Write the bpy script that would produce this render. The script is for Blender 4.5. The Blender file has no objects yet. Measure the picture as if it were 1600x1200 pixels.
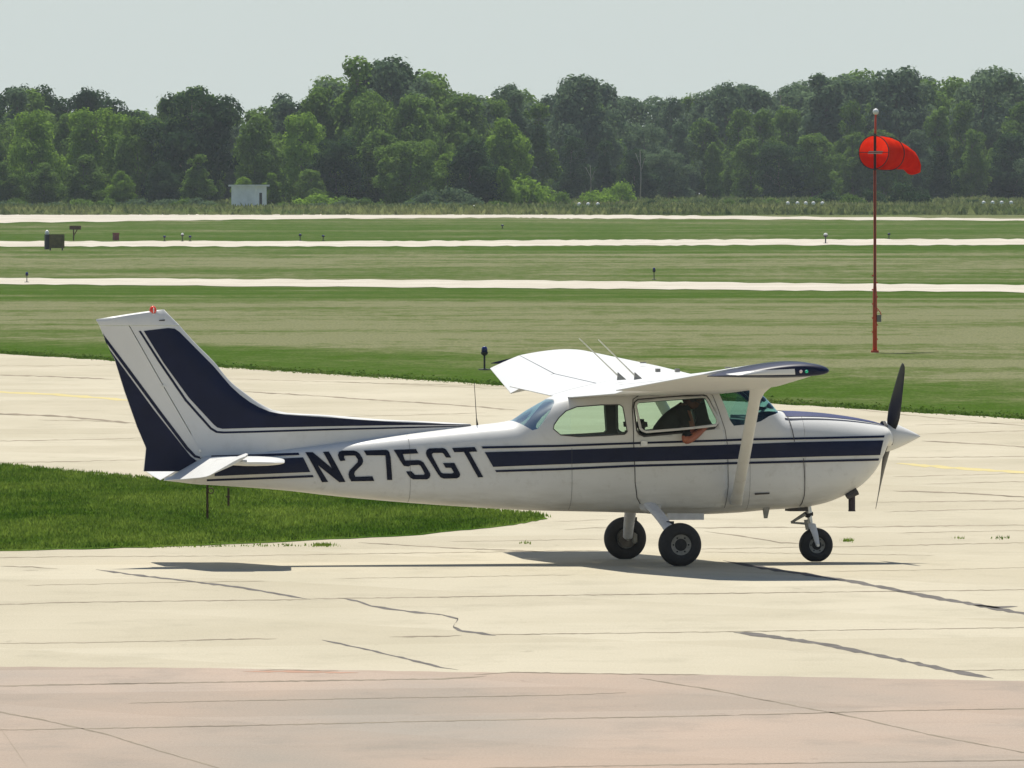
import bpy, bmesh, math, random
import numpy as np
from mathutils import Vector, Matrix
from mathutils.bvhtree import BVHTree
R = math.radians
random.seed(7); np.random.seed(7)
SC = bpy.context.scene
COL = SC.collection

# ------------------------------------------------------------------ camera
H = 3.63            # camera height above the apron
F = 21195.0         # focal length in pixels of the 1600 px wide photograph
HV = 310.0          # picture row of the eye level
cam_d = bpy.data.cameras.new('camera'); cam = bpy.data.objects.new('camera', cam_d); COL.objects.link(cam)
cam_d.sensor_width = 36.0; cam_d.lens = 36.0 * F / 1600.0
cam_d.shift_y = -(600.0 - HV) / 1600.0
cam_d.clip_start = 1.0; cam_d.clip_end = 9000.0
cam.location = (0, 0, H); cam.rotation_euler = (R(90), 0, 0)
SC.camera = cam

# ------------------------------------------------------------------ light
SUN = Vector((-0.07, 0.46, 1.0)).normalized()
elev = math.asin(SUN.z); azim = math.atan2(SUN.x, SUN.y)
W = bpy.data.worlds.new('World'); SC.world = W; W.use_nodes = True
wn = W.node_tree.nodes; wl = W.node_tree.links
bg = wn['Background']
sky = wn.new('ShaderNodeTexSky'); sky.sky_type = 'NISHITA'; sky.sun_disc = False
sky.sun_elevation = elev; sky.sun_rotation = azim
sky.altitude = 200; sky.air_density = 1.0; sky.dust_density = 0.5; sky.ozone_density = 1.0
# a pale band of summer haze round the whole horizon, thinning upwards into the blue
tcw = wn.new('ShaderNodeTexCoord'); spw = wn.new('ShaderNodeSeparateXYZ'); wl.new(tcw.outputs['Generated'], spw.inputs[0])
mrw = wn.new('ShaderNodeMapRange'); mrw.interpolation_type = 'SMOOTHSTEP'; wl.new(spw.outputs[2], mrw.inputs[0])
mrw.inputs[1].default_value = 0.02; mrw.inputs[2].default_value = 0.22; mrw.inputs[3].default_value = 1.0; mrw.inputs[4].default_value = 0.0
mxw = wn.new('ShaderNodeMix'); mxw.data_type = 'RGBA'; wl.new(mrw.outputs[0], mxw.inputs[0]); wl.new(sky.outputs[0], mxw.inputs[6])
mxw.inputs[7].default_value = (6.35, 7.0, 6.7, 1)
wl.new(mxw.outputs[2], bg.inputs[0]); bg.inputs[1].default_value = 0.085
sd = bpy.data.lights.new('sun', 'SUN'); sd.energy = 5.0; sd.angle = R(0.53); sd.color = (1.0, 0.955, 0.86)
so = bpy.data.objects.new('sun', sd); COL.objects.link(so)
so.rotation_euler = SUN.to_track_quat('Z', 'Y').to_euler(); so.location = (0, 60, 80)
SC.view_settings.view_transform = 'Standard'; SC.view_settings.look = 'None'
SC.view_settings.gamma = 1.0; SC.view_settings.use_curve_mapping = False
SC.view_settings.exposure = 0.23
SC.cycles.max_bounces = 8; SC.cycles.transparent_max_bounces = 24
SC.cycles.volume_bounces = 0

# ------------------------------------------------------------------ helpers
def tag(o, label=None, cat=None, group=None, kind=None):
    if label: o['label'] = label
    if cat: o['category'] = cat
    if group: o['group'] = group
    if kind: o['kind'] = kind
    return o
def empty(name, loc=(0, 0, 0), rz=0.0):
    o = bpy.data.objects.new(name, None); COL.objects.link(o)
    o.location = loc; o.rotation_euler = (0, 0, rz); o.empty_display_size = 0.1
    return o
def obj_from(name, me, mat=None, parent=None):
    o = bpy.data.objects.new(name, me); COL.objects.link(o)
    if mat is not None:
        mats = mat if isinstance(mat, (list, tuple)) else [mat]
        me.materials.clear()
        for m in mats: me.materials.append(m)
    if parent is not None: o.parent = parent
    return o
def build(name, bm, mat=None, parent=None, smooth=False, angle=None):
    me = bpy.data.meshes.new(name)
    bmesh.ops.recalc_face_normals(bm, faces=bm.faces)
    bm.to_mesh(me); bm.free()
    if smooth:
        for p in me.polygons: p.use_smooth = True
        if angle is not None:
            me.set_sharp_from_angle(angle=R(angle))
    return obj_from(name, me, mat, parent)
def copy_tree(o, parent=None):
    c = o.copy(); COL.objects.link(c); c.parent = parent
    for ch in o.children: copy_tree(ch, c)
    return c
def box(bm, x0, x1, y0, y1, z0, z1, M=None):
    vs = [bm.verts.new(Vector(p) if M is None else M @ Vector(p)) for p in
          ((x0,y0,z0),(x1,y0,z0),(x1,y1,z0),(x0,y1,z0),(x0,y0,z1),(x1,y0,z1),(x1,y1,z1),(x0,y1,z1))]
    for f in ((0,3,2,1),(4,5,6,7),(0,1,5,4),(1,2,6,5),(2,3,7,6),(3,0,4,7)):
        bm.faces.new([vs[i] for i in f])
def tube(bm, pts, rad, n=12, caps=True, sx=1.0):
    """swept ring along pts; rad a number or list"""
    pts = [Vector(p) for p in pts]
    if not isinstance(rad, (list, tuple)): rad = [rad] * len(pts)
    rings = []
    up = None
    for i, p in enumerate(pts):
        t = (pts[min(i+1, len(pts)-1)] - pts[max(i-1, 0)]).normalized()
        if up is None:
            a = Vector((0,0,1)) if abs(t.z) < .9 else Vector((1,0,0))
            up = (a - t*a.dot(t)).normalized()
        else:
            up = (up - t*up.dot(t)).normalized()
        sd_ = t.cross(up)
        rings.append([bm.verts.new(p + (up*math.cos(k*2*math.pi/n) + sd_*sx*math.sin(k*2*math.pi/n))*rad[i]) for k in range(n)])
    for a, b in zip(rings, rings[1:]):
        for k in range(n):
            bm.faces.new((a[k], a[(k+1)%n], b[(k+1)%n], b[k]))
    if caps:
        bm.faces.new(rings[0][::-1]); bm.faces.new(rings[-1])
def lathe(bm, prof, M, n=32, close=True):
    """prof: (radius, height) pairs about local Z, transformed by M"""
    rings = []
    for r, z in prof:
        if r < 1e-5: rings.append([bm.verts.new(M @ Vector((0,0,z)))])
        else: rings.append([bm.verts.new(M @ Vector((r*math.cos(k*2*math.pi/n), r*math.sin(k*2*math.pi/n), z))) for k in range(n)])
    for a, b in zip(rings, rings[1:]):
        for k in range(n):
            k2 = (k+1) % n
            if len(a) == 1 and len(b) == 1: continue
            if len(a) == 1: bm.faces.new((a[0], b[k2], b[k]))
            elif len(b) == 1: bm.faces.new((a[k], a[k2], b[0]))
            else: bm.faces.new((a[k], a[k2], b[k2], b[k]))
    if close:
        if len(rings[0]) > 1: bm.faces.new(rings[0][::-1])
        if len(rings[-1]) > 1: bm.faces.new(rings[-1])
def interp(x, xs, ys): return float(np.interp(x, xs, ys))
def smoothspline(xs, ys, q):
    """Catmull-Rom style (monotone-ish PCHIP) interpolation"""
    xs = np.asarray(xs, float); ys = np.asarray(ys, float)
    h = np.diff(xs); d = np.diff(ys)/h; m = np.zeros_like(ys)
    m[0], m[-1] = d[0], d[-1]
    for i in range(1, len(xs)-1):
        if d[i-1]*d[i] > 0:
            w1 = 2*h[i]+h[i-1]; w2 = h[i]+2*h[i-1]
            m[i] = (w1+w2)/(w1/d[i-1]+w2/d[i])
    q = min(max(q, xs[0]), xs[-1])
    i = min(max(int(np.searchsorted(xs, q)-1), 0), len(xs)-2)
    t = (q-xs[i])/h[i]
    return float((2*t**3-3*t*t+1)*ys[i]+(t**3-2*t*t+t)*h[i]*m[i]+(-2*t**3+3*t*t)*ys[i+1]+(t**3-t*t)*h[i]*m[i+1])

# ground profile: flat apron, land rising gently towards the woods
_D = [0, 588, 700, 800, 930, 1050, 1180, 1300, 1500, 1700, 2600, 6000]
_V = [None, None, 407, 382, 358, 341, 332, 325, 316, 308, 304, 304]
_Z = [0.0 if v is None else H-(v-HV)*d/F for d, v in zip(_D, _V)]
def gz(d): return smoothspline(_D, _Z, d)
def G(u, v, dz=0.0):
    """point of the ground seen at (u, v) in the photograph"""
    lo, hi = 20.0, 2600.0
    for _ in range(50):
        m = .5*(lo+hi)
        vv = HV + F*(H-gz(m))/m
        if vv > v: lo = m
        else: hi = m
    d = .5*(lo+hi)
    return Vector(((u-800)/F*d, d, gz(d)+dz))

# ------------------------------------------------------------------ materials
def new_mat(name):
    m = bpy.data.materials.new(name); m.use_nodes = True
    nt = m.node_tree; b = nt.nodes['Principled BSDF']
    return m, nt, b
def N(nt, t, **kw):
    n = nt.nodes.new(t)
    for k, v in kw.items(): setattr(n, k, v)
    return n
def ramp(nt, fac, stops, interp_='LINEAR'):
    r = N(nt, 'ShaderNodeValToRGB'); r.color_ramp.interpolation = interp_
    while len(r.color_ramp.elements) < len(stops): r.color_ramp.elements.new(0.5)
    for e, (p, c) in zip(r.color_ramp.elements, stops):
        e.position = p; e.color = tuple(c)+(1,) if len(c) == 3 else c
    nt.links.new(fac, r.inputs[0]); return r.outputs[0]
def mixc(nt, f, a, b, mode='MIX'):
    m = N(nt, 'ShaderNodeMix', data_type='RGBA', blend_type=mode)
    for s, v in ((0, f), (6, a), (7, b)):
        if isinstance(v, bpy.types.NodeSocket): nt.links.new(v, m.inputs[s])
        elif s == 0: m.inputs[0].default_value = v
        else: m.inputs[s].default_value = tuple(v)+(1,)
    return m.outputs[2]
def math_(nt, op, a, b=0.0, c=None, clamp=False):
    m = N(nt, 'ShaderNodeMath', operation=op); m.use_clamp = clamp
    for i, v in enumerate((a, b) if c is None else (a, b, c)):
        if isinstance(v, bpy.types.NodeSocket): nt.links.new(v, m.inputs[i])
        else: m.inputs[i].default_value = v
    return m.outputs[0]
def noise(nt, scale, detail=4, rough=.55, vec=None, sc=None, coord='Object'):
    n = N(nt, 'ShaderNodeTexNoise'); n.inputs['Scale'].default_value = scale
    n.inputs['Detail'].default_value = detail; n.inputs['Roughness'].default_value = rough
    if vec is None:
        t = N(nt, 'ShaderNodeTexCoord'); vec = t.outputs[coord]
    if sc is not None:
        mp = N(nt, 'ShaderNodeMapping'); mp.inputs['Scale'].default_value = sc
        nt.links.new(vec, mp.inputs[0]); vec = mp.outputs[0]
    nt.links.new(vec, n.inputs['Vector']); return n.outputs[0]
def simple(name, col, rough=.5, metal=0.0, var=.12, scale=8, coat=0.0, spec=.5, bump=0.0):
    m, nt, b = new_mat(name)
    n = noise(nt, scale, 5)
    c = ramp(nt, n, [(.25, [x*(1-var) for x in col]), (.75, [min(1, x*(1+var)) for x in col])])
    nt.links.new(c, b.inputs['Base Color'])
    b.inputs['Roughness'].default_value = rough; b.inputs['Metallic'].default_value = metal
    b.inputs['Coat Weight'].default_value = coat; b.inputs['Coat Roughness'].default_value = .08
    b.inputs['Specular IOR Level'].default_value = spec
    if bump:
        bp = N(nt, 'ShaderNodeBump'); bp.inputs['Strength'].default_value = bump; bp.inputs['Distance'].default_value = .01
        nt.links.new(noise(nt, scale*6, 4), bp.inputs['Height']); nt.links.new(bp.outputs[0], b.inputs['Normal'])
    return m

def mat_paint(name, col, dirt=True):
    m, nt, b = new_mat(name)
    n = noise(nt, 2.5, 6, .6)
    c = ramp(nt, n, [(.3, [x*.95 for x in col]), (.7, col)])
    if dirt:   # oil and road grime along the belly and behind the wheels, streaked fore and aft
        tc = N(nt, 'ShaderNodeTexCoord'); sp = N(nt, 'ShaderNodeSeparateXYZ'); nt.links.new(tc.outputs['Object'], sp.inputs[0])
        low = math_(nt, 'MULTIPLY_ADD', sp.outputs[2], -2.6, 2.2, clamp=True)
        st = noise(nt, 5.0, 6, .65, sc=(.5, 2.0, 2.5))
        k = math_(nt, 'MULTIPLY', low, ramp(nt, st, [(.35, (0,0,0)), (.7, (1,1,1))]))
        k = math_(nt, 'MULTIPLY', k, .62)
        g2 = ramp(nt, noise(nt, 9.0, 6, .75), [(.52, (0,0,0)), (.8, (.5,)*3)])
        k = math_(nt, 'MAXIMUM', k, math_(nt, 'MULTIPLY', g2, math_(nt, 'MULTIPLY_ADD', sp.outputs[2], -.9, 1.5, clamp=True)))
        c = mixc(nt, k, c, (.30, .27, .21))
    nt.links.new(c, b.inputs['Base Color'])
    b.inputs['Roughness'].default_value = .42; b.inputs['Specular IOR Level'].default_value = .22
    # gently uneven riveted sheet
    bp = N(nt, 'ShaderNodeBump'); bp.inputs['Strength'].default_value = .25; bp.inputs['Distance'].default_value = .012
    nt.links.new(noise(nt, 3.2, 2, .5), bp.inputs['Height']); nt.links.new(bp.outputs[0], b.inputs['Normal'])
    return m
M_white = mat_paint('white_paint', (.665, .66, .635))
M_navy = simple('navy_paint', (.0045, .008, .032), rough=.42, spec=.22, var=.2, scale=4)
M_letter = simple('letter_paint', (.007, .009, .022), rough=.6, var=.2, scale=12, spec=.15)
M_glare = simple('antiglare_sky_tint', (.022, .032, .11), rough=.6, var=.15, scale=4, spec=.2)  # navy made bluer, the sky's reflection painted into the base colour
M_dark = simple('black_rubber', (.018, .017, .017), rough=.75, var=.3, scale=30)
M_seam = simple('seam_shadow_gap', (.06, .055, .055), rough=.8)
M_blade = simple('blade_paint', (.012, .012, .013), rough=.45, var=.3, scale=20)
M_metal = simple('aluminium', (.55, .55, .54), rough=.35, metal=.85, var=.15, scale=20)
M_gearw = simple('gear_paint', (.62, .63, .66), rough=.4, var=.12, scale=15)
M_brake = simple('brown_brake_steel', (.12, .105, .085), rough=.6, metal=.3, var=.3, scale=20)
M_gearg = simple('gear_grey', (.24, .23, .20), rough=.55, var=.3, scale=25)
M_int = simple('cabin_trim', (.14, .13, .115), rough=.8, var=.15)
M_seat = simple('seat_fabric', (.035, .04, .038), rough=.9, var=.25, scale=20)
M_panel = simple('instrument_panel_black', (.02, .02, .02), rough=.6)
M_rust = simple('rusty_steel', (.10, .055, .025), rough=.85, var=.4, scale=14, bump=.3)
M_soot = simple('sooty_exhaust', (.035, .022, .024), rough=.7, var=.4, scale=25)
M_shirt = simple('dark_shirt', (.014, .016, .017), rough=.9, var=.25, scale=14)
M_skin = simple('skin', (.34, .115, .065), rough=.55, var=.10, scale=12)
M_hair = simple('dark_hair', (.02, .015, .012), rough=.7, var=.3, scale=40)
M_jeans = simple('trousers', (.03, .04, .07), rough=.9)
M_redpole = simple('orange_red_pole_paint', (.62, .075, .028), rough=.55, var=.35, scale=1.5)
M_sock = None

def mat_glass(name, tint, gloss=.10, rough=.03):
    m = bpy.data.materials.new(name); m.use_nodes = True; nt = m.node_tree; nt.nodes.clear()
    out = N(nt, 'ShaderNodeOutputMaterial'); tr = N(nt, 'ShaderNodeBsdfTransparent'); gl = N(nt, 'ShaderNodeBsdfGlossy')
    mx = N(nt, 'ShaderNodeMixShader'); fr = N(nt, 'ShaderNodeFresnel'); fr.inputs[0].default_value = 1.5
    tr.inputs[0].default_value = tuple(tint)+(1,); gl.inputs[0].default_value = (.85, .95, .95, 1); gl.inputs['Roughness'].default_value = rough
    f = math_(nt, 'MAXIMUM', fr.outputs[0], gloss)
    nt.links.new(f, mx.inputs[0]); nt.links.new(tr.outputs[0], mx.inputs[1]); nt.links.new(gl.outputs[0], mx.inputs[2])
    nt.links.new(mx.outputs[0], out.inputs[0]); return m
M_glass = mat_glass('tinted_glass', (.70, .84, .76), .05)
M_wind = mat_glass('curved_tinted_glass', (.42, .62, .58), .05)
M_rearw = mat_glass('rear_tinted_glass', (.55, .78, .72), .45, .25)

# ------------------------------------------------------------------ the ground
def mat_field():
    m, nt, b = new_mat('mown_grass')
    geo = N(nt, 'ShaderNodeNewGeometry'); sp = N(nt, 'ShaderNodeSeparateXYZ'); nt.links.new(geo.outputs['Position'], sp.inputs[0])
    X, Y = sp.outputs[0], sp.outputs[1]
    P = geo.outputs['Position']
    big = noise(nt, 1.0, 3, .6, vec=P, sc=(.030, .045, .1))
    mid = noise(nt, 1.0, 5, .65, vec=P, sc=(.16, .10, .1))
    swath = noise(nt, 1.0, 4, .6, vec=P, sc=(.012, .085, .1))
    fine = noise(nt, 1.0, 5, .75, vec=P, sc=(13.0, 1.2, 1))
    fine2 = noise(nt, 1.0, 4, .75, vec=P, sc=(1.6, .30, 1))
    # distance past the edge of the apron (edge runs from (8.4, 223) to (-12, 318))
    edge = math_(nt, 'MULTIPLY_ADD', X, -4.63, 262.0)
    t = math_(nt, 'SUBTRACT', Y, edge)
    t = math_(nt, 'ADD', t, math_(nt, 'MULTIPLY_ADD', mid, 40.0, -20.0))
    verge = math_(nt, 'MULTIPLY_ADD', t, -1/48.0, 1.35, clamp=True)
    # drought and lushness by distance
    yy = math_(nt, 'DIVIDE', math_(nt, 'ADD', Y, math_(nt, 'MULTIPLY_ADD', big, 60.0, -30.0)), 1400.0)
    band = ramp(nt, yy, [(0, (.9,)*3), (.165, (.9,)*3), (.20, (.10,)*3), (.245, (.28,)*3), (.27, (.05,)*3), (.335, (.10,)*3), (.352, (.75,)*3), (.41, (.95,)*3),
                         (.455, (.35,)*3), (.52, (.25,)*3), (.555, (.9,)*3), (.60, (.75,)*3), (.70, (.75,)*3), (.78, (.25,)*3), (1.0, (.2,)*3)])
    g = math_(nt, 'MAXIMUM', band, verge)
    nz = math_(nt, 'MULTIPLY_ADD', swath, 1.7, -.85)
    patch = noise(nt, 1.0, 6, .7, vec=P, sc=(.11, .05, .1))
    g = math_(nt, 'ADD', g, math_(nt, 'MULTIPLY_ADD', patch, 2.3, -1.2))
    g = math_(nt, 'ADD', g, math_(nt, 'MULTIPLY', nz, math_(nt, 'MULTIPLY_ADD', verge, -.75, 1.0)))
    farb = noise(nt, 1.0, 5, .65, vec=P, sc=(.0035, .024, .1))
    g = math_(nt, 'ADD', g, math_(nt, 'MULTIPLY_ADD', farb, 1.6, -.8))
    g = math_(nt, 'ADD', g, math_(nt, 'MULTIPLY_ADD', fine2, 1.9, -.95), clamp=True)
    c = ramp(nt, g, [(0, (.165, .170, .090)), (.30, (.112, .132, .052)), (.62, (.074, .108, .028)), (1, (.050, .092, .014))])
    c = mixc(nt, 1.0, c, ramp(nt, fine, [(.25, (.60,)*3), (.75, (1.35,)*3)]), 'MULTIPLY')
    nt.links.new(c, b.inputs['Base Color']); b.inputs['Roughness'].default_value = .9
    b.inputs['Specular IOR Level'].default_value = 0.0
    return m
M_field = mat_field()
def mat_grass(name, lush, dry, sc=(.5, .12, 1)):
    m, nt, b = new_mat(name)
    geo = N(nt, 'ShaderNodeNewGeometry'); P = geo.outputs['Position']
    a = noise(nt, 1.0, 5, .7, vec=P, sc=sc); f = noise(nt, 1.0, 4, .7, vec=P, sc=(9, 3, 4))
    c = ramp(nt, a, [(.36, lush), (.64, dry)])
    c = mixc(nt, 1.0, c, ramp(nt, f, [(.25, (.5,)*3), (.75, (1.5,)*3)]), 'MULTIPLY')
    nt.links.new(c, b.inputs['Base Color']); b.inputs['Roughness'].default_value = .7
    b.inputs['Specular IOR Level'].default_value = 0.0
    return m
M_island = mat_grass('island_grass', (.038, .080, .010), (.105, .150, .030))
M_weed = mat_grass('tall_weeds', (.045, .075, .028), (.115, .128, .060), sc=(.05, .01, 1))
def add_translucent(m, k=.45):
    m2 = m.copy(); m2.name = m.name+'_blades'; nt = m2.node_tree; b = nt.nodes['Principled BSDF']; out = [n for n in nt.nodes if n.type == 'OUTPUT_MATERIAL'][0]
    t = nt.nodes.new('ShaderNodeBsdfTranslucent'); mx = nt.nodes.new('ShaderNodeMixShader'); mx.inputs[0].default_value = k
    src = b.inputs['Base Color'].links[0].from_socket
    g = nt.nodes.new('ShaderNodeMix'); g.data_type = 'RGBA'; g.blend_type = 'MULTIPLY'; g.inputs[0].default_value = 1.0
    nt.links.new(src, g.inputs[6]); g.inputs[7].default_value = (1.9, 1.8, 1.5, 1)
    nt.links.new(g.outputs[2], b.inputs['Base Color']); nt.links.new(g.outputs[2], t.inputs[0])
    nt.links.new(b.outputs[0], mx.inputs[1]); nt.links.new(t.outputs[0], mx.inputs[2]); nt.links.new(mx.outputs[0], out.inputs[0])
    return m2
M_islandb = add_translucent(M_island); M_fieldb = add_translucent(M_field); M_weedb = add_translucent(M_weed)
def grid_sheet(name, ys, xw, dz, mat):
    bm = bmesh.new(); rows = []
    for y in ys:
        rows.append([bm.verts.new((x, y, gz(max(y, 0))+dz)) for x in np.linspace(-xw, xw, 5)])
    for a, b in zip(rows, rows[1:]):
        for i in range(4): bm.faces.new((a[i], a[i+1], b[i+1], b[i]))
    return build(name, bm, mat, smooth=True)
ys = [-400, 0, 300, 588] + list(range(594, 1760, 6)) + list(range(1800, 6001, 100))
tag(grid_sheet('ground', ys, 3500, -.012, M_field), kind='structure')

def mat_concrete(name, col, dark, rosy=0.0, seed=0.0):
    m, nt, b = new_mat(name)
    geo = N(nt, 'ShaderNodeNewGeometry'); P = geo.outputs['Position']
    big = noise(nt, 1.0, 4, .55, vec=P, sc=(.35, .09, 1)); streak = noise(nt, 1.0, 6, .7, vec=P, sc=(.5, 1.6, 1))
    grit = noise(nt, 1.0, 3, .8, vec=P, sc=(55, 9, 1)); spots = noise(nt, 1.0, 2, .5, vec=P, sc=(5.0, 1.2, 1))
    c = ramp(nt, big, [(.3, dark), (.62, col)])
    mp = N(nt, 'ShaderNodeMapping'); mp.inputs['Rotation'].default_value = (0, 0, R(-24)); mp.inputs['Scale'].default_value = (1/5.5, 1/4.6, 0); nt.links.new(P, mp.inputs[0])
    fl = N(nt, 'ShaderNodeVectorMath', operation='FLOOR'); nt.links.new(mp.outputs[0], fl.inputs[0])
    wn_ = N(nt, 'ShaderNodeTexWhiteNoise'); nt.links.new(fl.outputs[0], wn_.inputs[0])
    c = mixc(nt, 1.0, c, ramp(nt, wn_.outputs[0], [(0, (.94, .93, .92)), (1, (1.05, 1.05, 1.06))]), 'MULTIPLY')
    stain = noise(nt, 1.0, 6, .7, vec=P, sc=(.9, .35, 1))
    c = mixc(nt, ramp(nt, stain, [(.52, (0,0,0)), (.8, (.8,)*3)]), c, [x*.80 for x in dark])
    c = mixc(nt, ramp(nt, streak, [(.5, (0,0,0)), (.75, (.35,)*3)]), c, [x*.80 for x in col])
    c = mixc(nt, ramp(nt, spots, [(.70, (0,0,0)), (.78, (.45,)*3)]), c, [x*.62 for x in col])
    c = mixc(nt, 1.0, c, ramp(nt, grit, [(.2, (.86,)*3), (.8, (1.12,)*3)]), 'MULTIPLY')
    nt.links.new(c, b.inputs['Base Color']); b.inputs['Roughness'].default_value = .85
    b.inputs['Specular IOR Level'].default_value = .03
    bp = N(nt, 'ShaderNodeBump'); bp.inputs['Strength'].default_value = .3; bp.inputs['Distance'].default_value = .01
    nt.links.new(grit, bp.inputs['Height']); nt.links.new(bp.outputs[0], b.inputs['Normal'])
    return m
M_conc = mat_concrete('pale_concrete', (.475, .43, .325), (.42, .38, .28))
M_conc2 = mat_concrete('old_rosy_concrete', (.385, .305, .24), (.30, .265, .22))
M_taxi = mat_concrete('distant_concrete', (.53, .49, .41), (.46, .42, .34))
def sheet(name, pts, mat, parent=None, kind='structure'):
    bm = bmesh.new(); vs = [bm.verts.new(p) for p in pts]
    f = bm.faces.new(vs); bmesh.ops.triangulate(bm, faces=[f])
    o = build(name, bm, mat, parent)
    for p in o.data.polygons:
        if p.normal.z < 0: o.data.flip_normals(); break
    if kind and parent is None: o['kind'] = kind
    return o
def wobble(pts, n, amp_v, sd=1):
    """resample a (u, v) polyline with a slightly ragged edge"""
    rr = random.Random(sd); out = []
    L = len(pts)-1
    for i in range(n+1):
        t = i/n*L; k = min(int(t), L-1); q = t-k
        u = pts[k][0]*(1-q)+pts[k+1][0]*q; v = pts[k][1]*(1-q)+pts[k+1][1]*q
        out.append((u, v+rr.uniform(-amp_v, amp_v)))
    return out
# apron: a big sheet in front of the diagonal edge
far_edge = [G(u, v, 0.0) for u, v in wobble([(0, 553), (400, 577), (700, 596), (1100, 624), (1600, 655)], 90, .8, 3)]
a = far_edge[0]; z = far_edge[-1]
apron = sheet('apron', [Vector((-400, 2040, 0)), ] and
     [Vector((-64, 555, 0))] + far_edge + [Vector((z.x+20.4*2.2, z.y-94*2.2, 0)), Vector((60, -60, 0)), Vector((-300, -60, 0)), Vector((-300, 555, 0))], M_conc)
# older, rosier slabs in the foreground
fe = [G(u, v, .002) for u, v in wobble([(-120, 1041), (300, 1044), (700, 1050), (1100, 1055), (1720, 1067)], 60, .5, 5)]
old_apron = sheet('foreground_apron', fe + [Vector((60, 98.6, .002)), Vector((60, -50, .002)), Vector((-60, -50, .002)), Vector((-60, 107, .002))], M_conc2)
# grass island
isl_top = [(-60, 722), (0, 727), (215, 748), (400, 762), (591, 778), (740, 794), (849, 807)]
isl_bot = [(856, 811), (795, 822), (645, 837), (322, 853), (0, 862), (-60, 863)]
isl_pts = [G(u, v, .004) for u, v in wobble(isl_top, 50, .8, 8)+wobble(isl_bot, 50, .7, 9)]
isl_poly = [(p.x, p.y) for p in isl_pts]
left1 = G(-60, 722, .004); left2 = G(-60, 863, .004)
island = sheet('grass_island', isl_pts + [Vector((-60, left2.y+25, .004)), Vector((-60, left1.y+90, .004))], M_island)
isl_poly += [(-60, left2.y+25), (-60, left1.y+90)]
# distant pavements
def strip(name, top, bot, n, amp, dz=0.0):
    dz = 0.0
    a = [G(u, v, dz) for u, v in wobble(top, n, amp, 11)]; b = [G(u, v, dz) for u, v in wobble(bot, n, amp, 12)]
    def ext(p, q, L): return Vector((p.x+(L if p.x > 0 else -L), p.y+(p.y-q.y)/(p.x-q.x)*30*(1 if p.x > 0 else -1), p.z))
    a = [ext(a[0], a[30], 1500)] + a + [ext(a[-1], a[-31], 1500)]; b = [ext(b[0], b[30], 1500)] + b + [ext(b[-1], b[-31], 1500)]
    for p in a+b: p.z = gz(min(max(p.y, 0), 5000))+dz
    bm = bmesh.new(); K = 8; rows = []
    for k in range(K+1):
        r_ = [a_.lerp(b_, k/K) for a_, b_ in zip(b, a)]
        for p in r_: p.z = gz(min(max(p.y, 0), 5000))+dz
        rows.append([bm.verts.new(p) for p in r_])
    for vb, va in zip(rows, rows[1:]):
        for i in range(len(va)-1): bm.faces.new((vb[i], vb[i+1], va[i+1], va[i]))
    return tag(build(name, bm, M_taxi), kind='structure')
strip('taxiway', [(-100, 433.5), (0, 434), (800, 438), (1600, 445.5), (1700, 446)], [(-100, 443.5), (0, 444), (800, 450), (1600, 456.5), (1700, 457)], 130, .8)
strip('parallel_taxiway', [(-100, 377), (600, 376.5), (1100, 374), (1700, 373)], [(-100, 385), (600, 385), (1100, 383), (1700, 382.5)], 130, .8, .05)
strip('runway', [(-100, 336.5), (0, 336), (520, 333.3), (800, 333), (900, 335.5), (1100, 337), (1700, 342.5)],
      [(-100, 349), (0, 348), (520, 341.5), (800, 340), (900, 341.5), (1100, 342), (1700, 345.5)], 130, .8, .07)

# joints, tar lines and cracks in the slabs
M_tar = simple('tar', (.15, .14, .13), rough=.9, spec=0.0, var=.3, scale=3)
M_joint = simple('joint_filler', (.25, .215, .165), rough=.95, spec=0.0, var=.35, scale=1.2)
M_jfine = simple('hairline_joint', (.29, .25, .19), rough=.95, spec=0.0, var=.3, scale=1.2)
M_yellow = simple('worn_yellow_line', (.52, .445, .23), rough=.8, spec=0.0, var=.1, scale=.8)
M_redl = simple('faded_red_mark', (.42, .27, .20), rough=.8, spec=0.0, var=.1, scale=1)
def crack(name, uv, w, mat, dz=.0015, seed=1, parent=None, jag=.25):
    """a ragged strip along picture points, w = its height in the photograph (px)"""
    rr = random.Random(seed); pts = []; w *= .68 if w < 2.3 else .92
    L = 0
    for (u0, v0), (u1, v1) in zip(uv, uv[1:]):
        n = max(2, int(math.hypot(u1-u0, v1-v0)/9))
        for i in range(n): pts.append((u0+(u1-u0)*i/n, v0+(v1-v0)*i/n))
    pts.append(uv[-1])
    bm = bmesh.new(); prev = None
    for i, (u, v) in enumerate(pts):
        e = min(1, (i+.3)/3, (len(pts)-1-i+.3)/3)
        v += rr.uniform(-jag, jag)*1.6; hw = w/2*e*rr.uniform(1-jag*2, 1+jag*2)
        a, b = bm.verts.new(G(u, v-hw, dz)), bm.verts.new(G(u, v+hw, dz))
        if prev: bm.faces.new((prev[1], b, a, prev[0]))
        prev = (a, b)
    return build(name, bm, mat, parent)
AP, OA = apron, old_apron
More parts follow.
